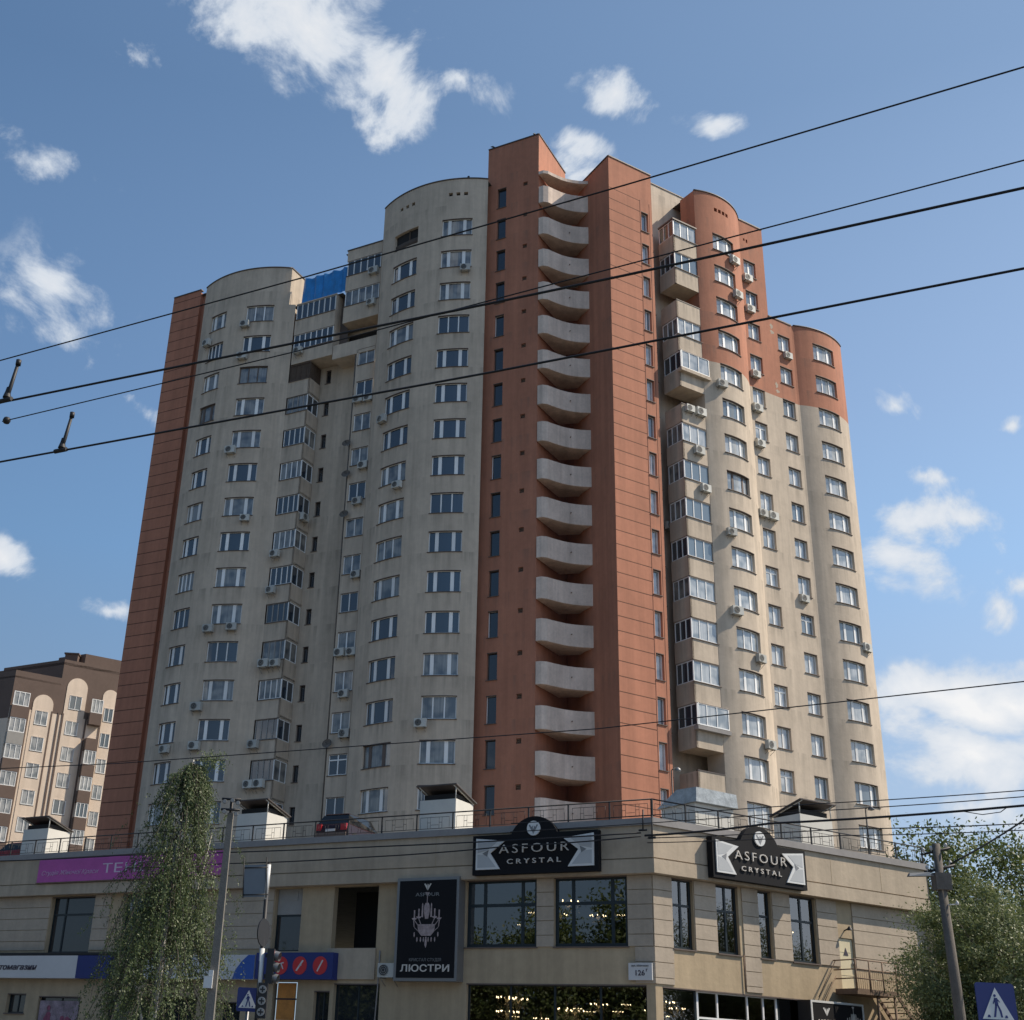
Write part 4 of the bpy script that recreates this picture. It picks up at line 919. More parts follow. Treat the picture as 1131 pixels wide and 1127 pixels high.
# ------------------------------------------------------------------ signs on the podium
def crystal_sign(seg, s0, s1, o_front, lab, flip):
    L = s1-s0; cx = (s0+s1)/2; t = thing('shop_sign', lab, 'shop sign', seg.at(cx, o_front, 9.0))
    def BB(mb, n, m):
        o = mb.build(n, m, t); o.matrix_parent_inverse = Matrix.Translation([-c for c in seg.at(cx, o_front, 9.0)]); return o
    b = MB(); flat(b, seg, [(s0, 9.0), (s1, 9.0), (s1, 10.56)]+[(cx+1.12*math.cos(a), 10.10+1.12*math.sin(a)) for a in [R(24+132*i/20) for i in range(21)]]+[(s0, 10.56)], o_front, -.02 if o_front < -.1 else .0)
    BB(b, 'sign_box', M['black'])
    k = L/5.5
    def P(x, z): return (cx+x*k, z)
    for sg in (-1, 1):
        w = MB(); g = MB(); g2 = MB(); ln = MB()
        pts = [P(sg*2.58, 10.44), P(sg*1.28, 10.30), P(sg*1.93, 9.84), P(sg*1.48, 9.20), P(sg*2.58, 9.20)]
        flat(w, seg, pts, o_front-.05, o_front+.01)
        flat(g, seg, [P(sg*2.50, 10.36), P(sg*1.62, 10.27), P(sg*2.03, 9.96), P(sg*2.50, 9.86)], o_front-.056, o_front)
        flat(g2, seg, [P(sg*2.50, 9.80), P(sg*2.06, 9.76), P(sg*1.66, 9.28), P(sg*2.50, 9.28)], o_front-.056, o_front)
        flat(ln, seg, [P(sg*2.28, 9.83), P(sg*2.00, 9.96), P(sg*2.06, 9.70)], o_front-.060, o_front)
        BB(w, 'arrow_panel', M['signwhite']); BB(g, 'arrow_inset', M['signgrey']); BB(g2, 'arrow_inset', M['signgrey']); BB(ln, 'arrow_tip', M['metal'])
    d = MB(); disc(d, seg, cx, 10.74, .29, o_front-.06, o_front); dk = BB(d, 'emblem_disc', M['signwhite'])
    e = MB(); 
    for sg in (-1, 1):
        flat(e, seg, [(cx+sg*.03, 10.56), (cx+sg*.21, 10.86), (cx+sg*.15, 10.88), (cx+sg*.09, 10.78), (cx+sg*.02, 10.84)], o_front-.066, o_front-.05)
    flat(e, seg, [(cx-.035, 10.60), (cx, 10.50), (cx+.035, 10.60), (cx+.02, 10.72), (cx-.02, 10.72)], o_front-.067, o_front-.05)
    e.build('emblem', M['metal'], dk)
    T = Matrix.Translation([-c for c in seg.at(cx, o_front, 9.0)])
    for body, z, sz, wd, sp_ in (('ASFOUR', 9.96, .50, 3.05, 1.1), ('CRYSTAL', 9.47, .27, 2.35, 1.3)):
        tx = text(body, sz, t, 'lettering', M['letter'], segmat(seg, cx, z, o_front-.03), .06, width=wd*k, space=sp_*1.2, bold=-.006 if body == 'ASFOUR' else 0); tx.matrix_parent_inverse = T
crystal_sign(PL, U-7.67, U-2.14, -.30, 'black crystal shop sign with domed top, on the shaded street side', False)
crystal_sign(PR, 2.70, 7.76, -.32, 'black crystal shop sign with domed top, on the sunlit side', True)
def chandelier_art(mb, seg, s, z, k, o0, o1):         # printed chandelier
    F = lambda pts: flat(mb, seg, [(s+x*k, z+y*k) for x, y in pts], o0, o1)
    F([(-.012, .55), (.012, .55), (.012, 1.0), (-.012, 1.0)]); F([(-.07, 1.0), (.07, 1.0), (.05, .94), (.015, .90), (-.015, .90), (-.05, .94)])
    F([(-.10, .45), (-.09, .62), (-.05, .70), (.05, .70), (.09, .62), (.10, .45), (.05, .25), (-.05, .25)])
    for x in (-.15, .15): F([(x-.03, .30), (x-.02, .66), (x, .70), (x+.02, .66), (x+.03, .30)])
    for x in (-.42, -.27, .27, .42):
        y = .28 if abs(x) > .3 else .32
        F([(x-.022, y), (x+.022, y), (x+.022, y+.22), (x-.022, y+.22)]); F([(x-.09, y), (x+.09, y), (x+.05, y-.05), (x-.05, y-.05)])
        q = x*.85; F([(x-.012, y-.05), (x+.012, y-.05), (q*.5+.02, -.05), (q*.5-.02, -.05)])
    F([(-.30, .10), (.30, .10), (.27, -.10), (.16, -.22), (-.16, -.22), (-.27, -.10)])
    for i, x in enumerate((-.40, -.30, -.18, -.08, .08, .18, .30, .40)):
        y = -.12 if abs(x) > .35 else -.26
        F([(x-.012, y), (x+.012, y), (x+.022, y-.09), (x, y-.14), (x-.022, y-.09)])
    F([(-.02, -.25), (.02, -.25), (.04, -.46), (0, -.56), (-.04, -.46)])
    for x in (-1, 1): F([(x*.42, .22), (x*.40, .0), (x*.27, -.10), (x*.29, -.06), (x*.43, .04), (x*.45, .22)])
def bird_mark(mb, seg, s, z, k, o0, o1):
    for g in (-1, 1): flat(mb, seg, [(s+g*.01, z-.12*k), (s+g*.16*k, z+.12*k), (s+g*.10*k, z+.13*k), (s+g*.07*k, z+.05*k), (s+g*.03*k, z+.12*k), (s+g*.01, z+.02*k)], o0, o1)
M['artpink'] = mat('printed_chandelier', (.42, .33, .32), .6, var=.35, vscale=9)
t = thing('poster_box', 'tall black poster box showing a pale chandelier and the word for lamps', 'poster', PL.at(U-9.95, -.1, 5.0))
T = Matrix.Translation([-c for c in PL.at(U-9.95, -.1, 5.0)])
def TB(mb, n, m, par=None):
    o = mb.build(n, m, par or t)
    if par is None: o.matrix_parent_inverse = T
    return o
q = MB(); lbox(q, 8.36, 11.33, 4.98, 9.02, -.12, O); TB(q, 'box_body', M['metal'])
q = MB(); lbox(q, 8.48, 11.20, 5.10, 8.90, -.135, -.12); TB(q, 'poster_face', M['black'])
q = MB(); chandelier_art(q, PL, U-9.84, 7.02, 1.75*.8, -.142, -.13); TB(q, 'chandelier_picture', M['artpink'])
q = MB(); bird_mark(q, PL, U-9.84, 8.63, 1.1, -.142, -.13); TB(q, 'bird_emblem', M['letter'])
for body, z, sz, wd in (('ASFOUR', 8.33, .2, 1.15), ('КРИСТАЛ СТУДІЯ', 5.78, .16, 1.5), ('ЛЮСТРИ', 5.45, .36, 2.3)):
    tx = text(body, sz, t, 'lettering', M['letter'] if body[0] == 'Л' else M['metal'], segmat(PL, U-9.84, z, -.138), .012, width=wd, bold=.006 if body[0] == 'Л' else 0); tx.matrix_parent_inverse = T
# second poster, lower right
t = thing('poster_box', 'small white-framed black poster with a chandelier beside the entrance', 'poster', PR.at(9.0, -.3, 3.3)); T = Matrix.Translation([-c for c in PR.at(9.0, -.3, 3.3)])
q = MB(); sbox(q, PR, 7.50, 10.45, 3.0, 4.88, -.25, O); TB(q, 'box_body', M['rail'])
q = MB(); sbox(q, PR, 7.50, 10.45, 4.80, 4.88, -.28, -.25); sbox(q, PR, 7.50, 10.45, 3.0, 3.08, -.28, -.25); sbox(q, PR, 7.50, 7.58, 3.08, 4.80, -.28, -.25); sbox(q, PR, 10.37, 10.45, 3.08, 4.80, -.28, -.25); TB(q, 'white_border', M['signwhite'])
q = MB(); sbox(q, PR, 7.58, 10.37, 3.08, 4.80, -.262, -.25); TB(q, 'poster_face', M['black'])
q = MB(); chandelier_art(q, PR, 9.85, 3.9, .85, -.27, -.26); TB(q, 'chandelier_picture', M['letter'])
q = MB(); bird_mark(q, PR, 8.35, 4.48, 1.2, -.27, -.26); TB(q, 'bird_emblem', M['signwhite'])
tx = text('ASFOUR', .2, t, 'lettering', M['letter'], segmat(PR, 8.35, 4.12, -.266), .012, width=1.1); tx.matrix_parent_inverse = T
# address plate
t = thing('address_plate', 'white house number plate reading 126 on the building corner', 'address plate', PL.at(U-.75, O-.1, 5.1)); T = Matrix.Translation([-c for c in PL.at(U-.75, O-.1, 5.1)])
q = MB(); lbox(q, .31, 1.24, 5.10, 5.70, O-.15, O-.05); TB(q, 'box_body', M['offwhite'])
for body, z, sz, du, wd, m in (('126', 5.34, .26, .80, .36, 'darktext'), ('г', 5.45, .16, .52, .06, 'darktext'), ('вул. Шевченка', 5.60, .08, .78, .68, 'metal')):
    tx = text(body, sz, t, 'lettering', M[m], segmat(PL, U-du, z, O-.156), .012, width=wd, bold=.004); tx.matrix_parent_inverse = T
# magenta banner
t = thing('banner_sign', 'long magenta banner on the parapet behind the birch, lettering in pale pink', 'banner', PL.at(U-27, -.05, 9.5)); T = Matrix.Translation([-c for c in PL.at(U-27, -.05, 9.5)])
q = MB(); lbox(q, 21.0, 32.9, 9.50, 10.60, -.09, .02); TB(q, 'banner_face', M['pink'])
q = MB(); lbox(q, 20.95, 32.95, 9.44, 9.497, -.10, .02); TB(q, 'bottom_edge', M['rust'])
tx = text('ТЕНІ', .62, t, 'lettering', M['pinktext'], segmat(PL, U-27.1, 10.02, -.10), .02, width=2.7); tx.matrix_parent_inverse = T
tx = text('Студія Жіночої Краси', .3, t, 'script_lettering', M['pinkscript'], segmat(PL, U-30.7, 9.93, -.10), .02, italic=.35, width=3.9); tx.matrix_parent_inverse = T
# long pale sign of the car-parts shop
t = thing('long_sign', 'long pale sign above the car parts shop with dark slanted lettering', 'shop sign', PL.at(U-35, -.05, 5.0)); T = Matrix.Translation([-c for c in PL.at(U-35, -.05, 5.0)])
q = MB(); lbox(q, 29.3, 46, 4.99, 6.02, -.05, O-.06); TB(q, 'sign_face', M['offwhite'])
q = MB(); lbox(q, 27.2, 29.29, 4.99, 6.02, -.05, O-.06); TB(q, 'blue_end', M['navy'])
tx = text('автомагазин', .36, t, 'lettering', M['darktext'], segmat(PL, U-33.6, 5.48, -.06), .02, italic=.25, width=3.2, bold=.008); tx.matrix_parent_inverse = T
lg = MB(); lbox(lg, 27.0, 46, 6.05, 6.16, -.05, O-.06); TB(lg, 'top_ledge', M['rail'])
t = thing('long_sign', 'pale sign with a curved blue end, beside the concrete lamp pole', 'shop sign', PL.at(U-21, -.05, 5.0)); T = Matrix.Translation([-c for c in PL.at(U-21, -.05, 5.0)])
q = MB(); lbox(q, 18.58, 25.0, 5.0, 6.02, -.04, O-.06); TB(q, 'sign_face', M['offwhite'])
q = MB(); flat(q, PL, [(U-18.58, 5.01), (U-19.75, 5.01), (U-19.6, 5.4), (U-19.3, 5.75), (U-18.95, 6.01), (U-18.58, 6.01)], -.05, -.04); TB(q, 'blue_end', M['blue'])
t = thing('disc_sign', 'deep blue sign with three red discs beneath the upper windows', 'shop sign', PL.at(U-16.2, -.05, 5.0)); T = Matrix.Translation([-c for c in PL.at(U-16.2, -.05, 5.0)])
q = MB(); lbox(q, 14.4, 18.5, 5.02, 6.10, -.06, O-.06); TB(q, 'sign_face', M['navy'])
for u in (17.12, 16.11, 15.05):
    q = MB(); disc(q, PL, U-u, 5.57, .37, -.075, -.06); dd = TB(q, 'red_disc', M['redsign'])
    q = MB()
    if u > 17: pts = [[(-.2, -.18), (-.05, .1), (-.01, .08), (-.15, -.2)], [(-.05, .1), (.16, .14), (.15, .09), (-.02, .06)], [(.0, .05), (.12, -.16), (.16, -.13), (.05, .07)]]
    elif u > 16: pts = [[(-.2, -.2), (-.12, -.22), (.2, .2), (.12, .22)], [(-.05, .02), (-.02, -.03), (.1, .0), (.08, .05)]]
    else: pts = [[(-.16, -.22), (-.10, -.24), (.16, .2), (.10, .23)]]
    for P_ in pts: flat(q, PL, [(U-u+x, 5.57+y) for x, y in P_], -.081, -.075)
    q.build('tool_symbol', M['offwhite'], dd)
t = thing('orange_poster', 'orange two-panel window poster below the blue disc sign', 'poster', PL.at(U-17.1, .2, 3.5)); T = Matrix.Translation([-c for c in PL.at(U-17.1, .2, 3.5)])
q = MB(); lbox(q, 16.6, 17.55, 4.28, 4.90, O+.02, O+.08); lbox(q, 16.6, 17.55, 3.4, 4.22, O+.02, O+.08); TB(q, 'poster_sheet', M['orange'])
q = MB(); lbox(q, 16.55, 17.6, 4.22, 4.28, O+.0, O+.09); TB(q, 'poster_rail', M['rail'])
t = thing('flower_poster', 'window poster with white and crimson flowers under the car parts sign', 'poster', PL.at(U-30.4, .3, 3)); T = Matrix.Translation([-c for c in PL.at(U-30.4, .3, 3)])
q = MB(); lbox(q, 29.3, 31.9, 2.0, 4.0, O+.05, O+.1); TB(q, 'poster_sheet', mat('flower_print', (.34, .26, .30), .6, var=.6, vscale=2.2))
q = MB()
for i in range(14): disc(q, PL, U-29.5-2.2*rng.random(), 2.2+1.7*rng.random(), .1+.14*rng.random(), O+.044-.0015*i, O+.05, 9)
TB(q, 'printed_flowers', mat('flower_heads', (.30, .08, .14), .6, var=.6, vscale=6))
# podium air conditioner
ac = copy_thing(proto, PL.at(U-11.72, O-.33, 5.1), R(-32), 'white air conditioner on the shop wall, left of the tall chandelier poster'); ac['group'] = 'air conditioners on the shop building'; ac.scale = (1, 1, .95)
pi_ = MB(); pi_.tube([PL.at(U-12.35, O-.05, 6.2), PL.at(U-12.35, O-.05, 5.2), PL.at(U-12.5, O-.05, 2.0)], .03); PB_(pi_, 'conduit', M['cap'])
# chandeliers for sale, lit, inside the dark shop
def chandelier():
    t = thing('chandelier', 'lit crystal chandelier hanging inside the dark shop windows', 'chandelier', group='lit chandeliers in the shop')
    b = MB(); b.tube([(0, 0, .0), (0, 0, .75)], .012); b.lathe([(.03, .35), (.07, .28), (.03, .18), (.10, .08), (.05, -.05), (.14, -.14), (.02, -.25)])
    for i in range(8):
        a = 2*math.pi*i/8; c, s = math.cos(a), math.sin(a)
        b.tube([(0, 0, -.05), (.18*c, .18*s, -.10), (.33*c, .33*s, -.04), (.36*c, .36*s, .04)], .011, n=4); b.lathe([(.05, .06), (.02, .03)], (.36*c, .36*s, .0), 6)
        for q in (.36, .22): b.ball((q*c, q*s, -.16), .022, 5, 1.7)
    b.build('frame', M['crystal'], t)
    l = MB()
    for i in range(8):
        a = 2*math.pi*i/8; l.ball((.36*math.cos(a), .36*math.sin(a), .11), .021, 6, 1.5)
    l.build('bulb', M['bulb'], t); return t
ch0 = chandelier(); spots = []
for i in range(32): spots.append(('L', .9+i*.235+rng.uniform(-.2, .2), .9+rng.uniform(0, 4), rng.uniform(3.0, 4.5)))
for i in range(5): spots.append(('R', 1.0+i*.5, 1.1+rng.uniform(0, 3), rng.uniform(3.5, 4.3)))
for i in range(7): spots.append(('L', 1.5+i*1.02+rng.uniform(-.2, .2), 1.4+rng.uniform(0, 2.5), rng.uniform(7.4, 8.3)))
for i, u in enumerate((1.7, 4.0, 6.1, 8.2)): spots.append(('R', u, 1.6, rng.uniform(7.3, 8.2)))
for i, (s_, u, off, z) in enumerate(spots):
    o = ch0 if i == 0 else copy_thing(ch0, (0, 0, 0))
    p = PL.at(U-u, off, z) if s_ == 'L' else PR.at(u, off, z); o.location = p; o.rotation_euler = (0, 0, rng.uniform(0, 1)); k = rng.uniform(.4, 1.3); o.scale = (k, k, k*rng.uniform(.9, 1.2))

# ------------------------------------------------------------------ railing of the deck
def railing(seg, s0, s1, lab, n):
    t = thing('railing', lab, 'railing', seg.at((s0+s1)/2, .12, 10.95)); T = Matrix.Translation([-c for c in seg.at((s0+s1)/2, .12, 10.95)])
    def RB(mb, nm):
        o = mb.build(nm, M['rail'], t); o.matrix_parent_inverse = T; return o
    L = s1-s0; st = L/n
    h = MB(); h.tube([seg.at(s0, .12, 11.68), seg.at(s1, .12, 11.68)], .028); RB(h, 'handrail')
    l = MB(); l.tube([seg.at(s0, .12, 11.05), seg.at(s1, .12, 11.05)], .016, n=4); RB(l, 'bottom_rail')
    for i in range(n+1):
        p = MB(); s = min(max(s0+i*st, s0+.03), s1-.03); sbox(p, seg, s-.026, s+.026, 10.94, 11.69, .094, .146); RB(p, 'post')
    for i in range(n):
        p = MB(); a = s0+i*st; w = st
        p.tube([seg.at(a+.1*w, .12, 11.52), seg.at(a+.9*w, .12, 11.52)], .011, n=4)
        for q in (.1, .3, .38, .62, .70, .9): p.tube([seg.at(a+q*w, .12, 11.06), seg.at(a+q*w, .12, 11.53)], .010, n=4)
        for q in (.3, .62): p.tube([seg.at(a+q*w, .12, 11.3), seg.at(a+(q+.08)*w, .12, 11.3)], .010, n=4)
        p.tube([seg.at(a+.5*w-.18, .12, 11.2), seg.at(a+.5*w+.18, .12, 11.2)], .010, n=4)
        RB(p, 'grille_panel')
railing(PL, 6, U-.06, 'black metal railing along the street edge of the parking deck', 26)
railing(PR, .06, RL, 'black metal railing along the sunlit side edge of the parking deck', 9)
# ------------------------------------------------------------------ ventilation shafts on the deck
def shaft(seg, s0, s1, lab, hi='front'):
    t = thing('ventilation_shaft', lab, 'ventilation shaft', seg.at((s0+s1)/2, 1.5, ZB), 0, 'white brick ventilation shafts on the deck'); T = Matrix.Translation([-c for c in seg.at((s0+s1)/2, 1.5, ZB)])
    def SB2(mb, nm, m):
        o = mb.build(nm, m, t); o.matrix_parent_inverse = T; return o
    o0, o1 = 1.2, 2.75
    b = MB(); sbox(b, seg, s0, s1, ZB, 12.5, o0, o1); SB2(b, 'brick_shaft', M['kiosk'])
    v = MB(); sbox(v, seg, s0+.12, s1-.12, 12.5, 12.75, o0+.15, o1-.2); SB2(v, 'shaft_opening', M['dark'])
    f = MB()
    for s in (s0+.03, s1-.03): f.tube([seg.at(s, o0+.03, 12.5), seg.at(s, o0+.03, 13.04)], .03, n=4); f.tube([seg.at(s, o0-.15, 13.06), seg.at(s, o1+.1, 12.54)], .035, n=4)
    SB2(f, 'roof_frame', M['kiosk'])
    r = MB(); i = len(r.v)
    for z in (0, .05):
        r.v += [seg.at(s0-.12, o0-.2, 13.07+z), seg.at(s1+.12, o0-.2, 13.07+z), seg.at(s1+.12, o1+.15, 12.55+z), seg.at(s0-.12, o1+.15, 12.55+z)]
    for q in ((3, 2, 1, 0), (4, 5, 6, 7), (0, 1, 5, 4), (1, 2, 6, 5), (2, 3, 7, 6), (3, 0, 4, 7)): r.f.append(q); r.sm.append(False)
    SB2(r, 'sloped_roof', M['coping'])
shaft(PL, U-11.2, U-9.4, 'white shaft with sloping roof, between the parked cars and the crystal sign')
shaft(PL, U-21.4, U-19.6, 'white shaft with sloping roof, just right of the lamp pole and birch')
shaft(PL, U-35.9, U-34.05, 'white shaft with sloping roof, above the magenta banner')
shaft(PR, 9.3, 11.25, 'white shaft with sloping roof on the sunlit side of the deck')
# stair hut with a tarp-covered top, right of the corner
t = thing('roof_hatch_hut', 'low white brick hut with grey sheet cover behind the deck railing', 'hut', PR.at(4.2, 2, ZB)); T = Matrix.Translation([-c for c in PR.at(4.2, 2, ZB)])
q = MB(); sbox(q, PR, 3.3, 5.4, ZB, 12.15, 1.2, 3.2); TB(q, 'brick_base', M['kiosk'])
q = MB(); i = 0
q.v += [PR.at(3.2, 1.0, 12.16), PR.at(5.5, 1.0, 12.16), PR.at(5.5, 3.4, 12.16), PR.at(3.2, 3.4, 12.16), PR.at(3.25, 1.02, 12.75), PR.at(5.45, 1.02, 12.72), PR.at(5.45, 2.2, 12.8), PR.at(3.25, 2.2, 12.8)]
for f in ((0, 1, 5, 4), (1, 2, 6, 5), (2, 3, 7, 6), (3, 0, 4, 7), (4, 5, 6, 7), (3, 2, 1, 0)): q.f.append(f); q.sm.append(False)
TB(q, 'sheet_cover', mat('crumpled_sheet', (.42, .46, .48), .45, var=.35, vscale=3, bump=.6, bscale=5))
def deck_lamp(seg, s, off, zt, lab, n):
    t = thing('deck_lamp', lab, 'lamp post', seg.at(s, off, ZB)); x, y = seg.at(s, off, 0)[:2]
    p = MB(); p.tube([(0, 0, 0), (0, 0, zt-ZB)], .045, .03); p.tube([(0, 0, zt-ZB), (.12, .1, zt-ZB+.12), (.3, .2, zt-ZB+.15)], .025); p.build('post', M['rail'], t)
    h = MB(); h.lathe([(.03, .12), (.12, .04), (.15, -.05), (.04, -.08)], (.32, .21, zt-ZB+.08)); h.build('lamp_head', M['metal'], t)
deck_lamp(PR, 12.35, .25, 12.95, 'thin black lamp post near the right end of the deck railing', 0)
deck_lamp(PR, 4.0, 3.3, 13.9, 'short lamp post rising behind the sheet-covered hut', 0)

# ------------------------------------------------------------------ cars on the deck
def car(lab, loc, rz, paint, L=4.2, W=1.72, H=1.52, suv=True):
    t = thing('parked_car', lab, 'car', loc, rz, 'cars parked on the deck')
    b = MB()
    prof = [(-L/2, .32), (-L/2, .72), (-L/2+.08, .95), (-L/2+.28, 1.02), (L/2-1.25, .98), (L/2-.25, .86), (L/2, .66), (L/2, .32)]
    def loft(pr, w0, w1, mb):
        n = len(pr); i0 = len(mb.v)
        for sg in (-1, 1):
            for x, z in pr: mb.v.append((x, sg*(w0 if z < .9 else w1), z))
        mb.f.append(tuple(i0+k for k in range(n))); mb.f.append(tuple(i0+n+k for k in range(n-1, -1, -1))); mb.sm += [False]*2
        for k in range(n): mb.f.append((i0+k, i0+n+k, i0+n+(k+1) % n, i0+(k+1) % n)); mb.sm.append(False)
    loft(prof, W/2, W/2-.05, b); body = b.build('body', paint, t)
    mod = body.modifiers.new('bv', 'BEVEL'); mod.width = .06; mod.segments = 2
    g = MB(); pr = [(-L/2+.16, 1.0), (-L/2+.42, H-.10), (-L/2+.6, H-.05), (.35, H-.05), (L/2-1.2, .97)]
    n = len(pr); i0 = 0
    for sg in (-1, 1):
        for x, z in pr: g.v.append((x, sg*((W/2-.06) if z < 1.1 else W/2-.20), z))
    g.f += [tuple(range(n)), tuple(range(2*n-1, n-1, -1))]+[(k, n+k, n+(k+1) % n, (k+1) % n) for k in range(n)]; g.sm += [False]*(n+2)
    g.build('glasshouse', M['tglass'], t)
    r = MB(); r.hexa([(-L/2+.45, -W/2+.24, H-.06), (.3, -W/2+.24, H-.06), (.3, W/2-.24, H-.06), (-L/2+.45, W/2-.24, H-.06), (-L/2+.55, -W/2+.3, H), (.15, -W/2+.3, H), (.15, W/2-.3, H), (-L/2+.55, W/2-.3, H)]); r.build('roof', paint, t)
    for sg in (-1, 1):
        l = MB(); l.box(-L/2-.015, -L/2+.12, sg*(W/2-.2)-.15, sg*(W/2-.2)+.15, .68, .98); l.build('tail_lamp', M['lampred'], t)
        h = MB(); h.box(L/2-.14, L/2+.01, sg*(W/2-.3)-.2, sg*(W/2-.3)+.2, .58, .72); h.build('headlamp', M['signwhite'], t)
        for x in (-L/2+.75, L/2-.8):
            w = MB(); s_ = sg*(W/2-.1)
            w.tube([(x, s_-.1, .33), (x, s_+.1, .33)], .33, n=18); wh = w.build('wheel', M['tyre'], t)
            ri = MB(); ri.tube([(x, s_+sg*.095, .33), (x, s_+sg*.112, .33)], .19, n=14); ri.build('rim', M['metal'], wh)
    bm = MB(); bm.box(-L/2-.05, -L/2+.03, -W/2+.05, W/2-.05, .36, .58); bm.build('bumper', M['sill'], t)
    pl = MB(); pl.box(-L/2-.06, -L/2-.05, -.26, .26, .62, .74); pl.build('number_plate', M['offwhite'], t)
    return t
car('dark red hatchback parked at the deck edge, red tail lamps facing the street', PL.at(U-15.9, 3.1, ZB), R(62), M['cardark'])
car('bright red car parked on the deck, half hidden by the railing near the crystal sign', PL.at(U-8.1, 6.5, ZB), R(150), M['carred'], 4.0, 1.66, 1.38)
car('bright red car at the far left end of the deck', PL.at(U-38.2, 3.2, ZB), R(148), M['carred'], 4.0, 1.66, 1.42)

# ------------------------------------------------------------------ steel stairs to the side door
t = thing('steel_staircase', 'rusty steel staircase with landing and railings below the cream door', 'staircase', PR.at(11, 0, 0)); T = Matrix.Translation([-c for c in PR.at(11, 0, 0)])
p0_, p1_ = 9.65, 12.0; oo, oi = -.75, O-.06
q = MB(); sbox(q, PR, p0_, p1_, 5.22, 5.43, oo, oi); TB(q, 'landing', M['rust'])
def flight(name, sa, za, sb2, zb2, n):
    f = MB()
    for i in range(n):
        s = sa+(sb2-sa)*(i+.5)/n; z = za+(zb2-za)*(i+.5)/n; w = abs(sb2-sa)/n*.48; sbox(f, PR, s-w, s+w, z-.03, z, oo+.05, oi-.1)
    for o in (oo, oi-.08): 
        a = [PR.at(sa, o, za-.22), PR.at(sb2, o, zb2-.22), PR.at(sb2, o, zb2), PR.at(sa, o, za)]; b2 = [PR.at(sa, o+.05, za-.22), PR.at(sb2, o+.05, zb2-.22), PR.at(sb2, o+.05, zb2), PR.at(sa, o+.05, za)]
        f.hexa([a[0], a[1], b2[1], b2[0], a[3], a[2], b2[2], b2[3]])
    TB(f, name, M['rust'])
flight('flight', p1_, 5.40, p1_+3.6, 1.3, 20)
q = MB()
for z in (.38, .72, 1.08): q.tube([PR.at(p0_, oi, 5.43+z), PR.at(p0_, oo, 5.43+z), PR.at(p1_, oo, 5.43+z)], .028, n=5)
for s in (p0_, p0_+.78, p0_+1.56, p1_): q.tube([PR.at(s, oo, 5.35), PR.at(s, oo, 6.51)], .030, n=5)
for i in range(19): q.tube([PR.at(p0_+.12*(i+1), oo, 5.43), PR.at(p0_+.12*(i+1), oo, 6.12)], .008, n=4)
TB(q, 'landing_railing', M['rust'])
q = MB()
for z in (.5, 1.05):
    q.tube([PR.at(p1_, oo, 5.43+z), PR.at(p1_+3.6, oo, 1.3+z)], .022, n=5); q.tube([PR.at(p0_, oi-.1, 5.43+z), PR.at(p0_-1.1, oi-.1, 4.0+z)], .016, n=5)
for i in range(5): q.tube([PR.at(p1_+.2+i*.8, oo, 5.2-i*.91), PR.at(p1_+.2+i*.8, oo, 6.26-i*.91)], .02, n=5)
TB(q, 'stair_railing', M['rust'])
q = MB()
for s in (p0_+1.25, p1_-.1): q.tube([PR.at(s, oo+.1, 0), PR.at(s, oo+.1, 5.3)], .05, n=6)
TB(q, 'support_post', M['rust'])
# ------------------------------------------------------------------ overhead wires
def wire(pts, r, lab, name='overhead_wire', group=None, sag=.0, extend=(0, 0)):
    P = [Vector(p) for p in pts]
    if extend[0]: P.insert(0, P[0]+(P[0]-P[1]).normalized()*extend[0])
    if extend[1]: P.append(P[-1]+(P[-1]-P[-2]).normalized()*extend[1])
    out = []
    for i in range(len(P)-1):
        for k in range(6): t = k/6; out.append(P[i].lerp(P[i+1], t)-Vector((0, 0, sag*4*t*(1-t))))
    out.append(P[-1]); b = MB(); b.tube(out, r, n=6); o = b.build(name, M['wire']); tag(o, lab, 'wire', group); return o
TG = 'overhead wires crossing the sky'
wire([(-2.85, 7.33, 5.9), (-.73, 6.18, 5.9), (.97, 5.22, 5.9), (2.59, 4.28, 5.9)], .0048, 'topmost thin black overhead wire crossing in front of the tower roof', group=TG, extend=(18, 12))
wire([(-2.95, 7.74, 5.8), (.34, 6.22, 5.8), (1.08, 5.87, 5.8), (2.9, 4.97, 5.8)], .0082, 'upper of the two thick overhead wires, second wire from the top at the left', group=TG, extend=(18, 12))
wire([(-3.07, 8.21, 5.9), (-.87, 7.04, 5.9), (1.01, 5.96, 5.9), (2.87, 4.89, 5.9)], .0044, 'thin overhead wire that crosses the upper thick wire mid picture', group=TG, extend=(0.02, 12))
wire([(-3.22, 8.7, 5.8), (.4, 7.01, 5.8), (1.2, 6.62, 5.8), (3.2, 5.63, 5.8)], .0080, 'lower of the two thick overhead wires, across the tower middle', group=TG, extend=(18, 12))
wire([(-7.77, 24.09, 6.6), (-5.33, 23.13, 6.6), (2.87, 18.96, 6.6), (7.85, 15.54, 6.6)], .008, 'single dark wire crossing the foot of the tower, above the podium', group=TG, extend=(15, 10))
bd = MB(); bd.ball((-3.05, 8.20, 5.9), .03); tag(bd.build('wire_insulator', M['rail']), 'small dark ball insulator at the end of a thin overhead wire', 'insulator')
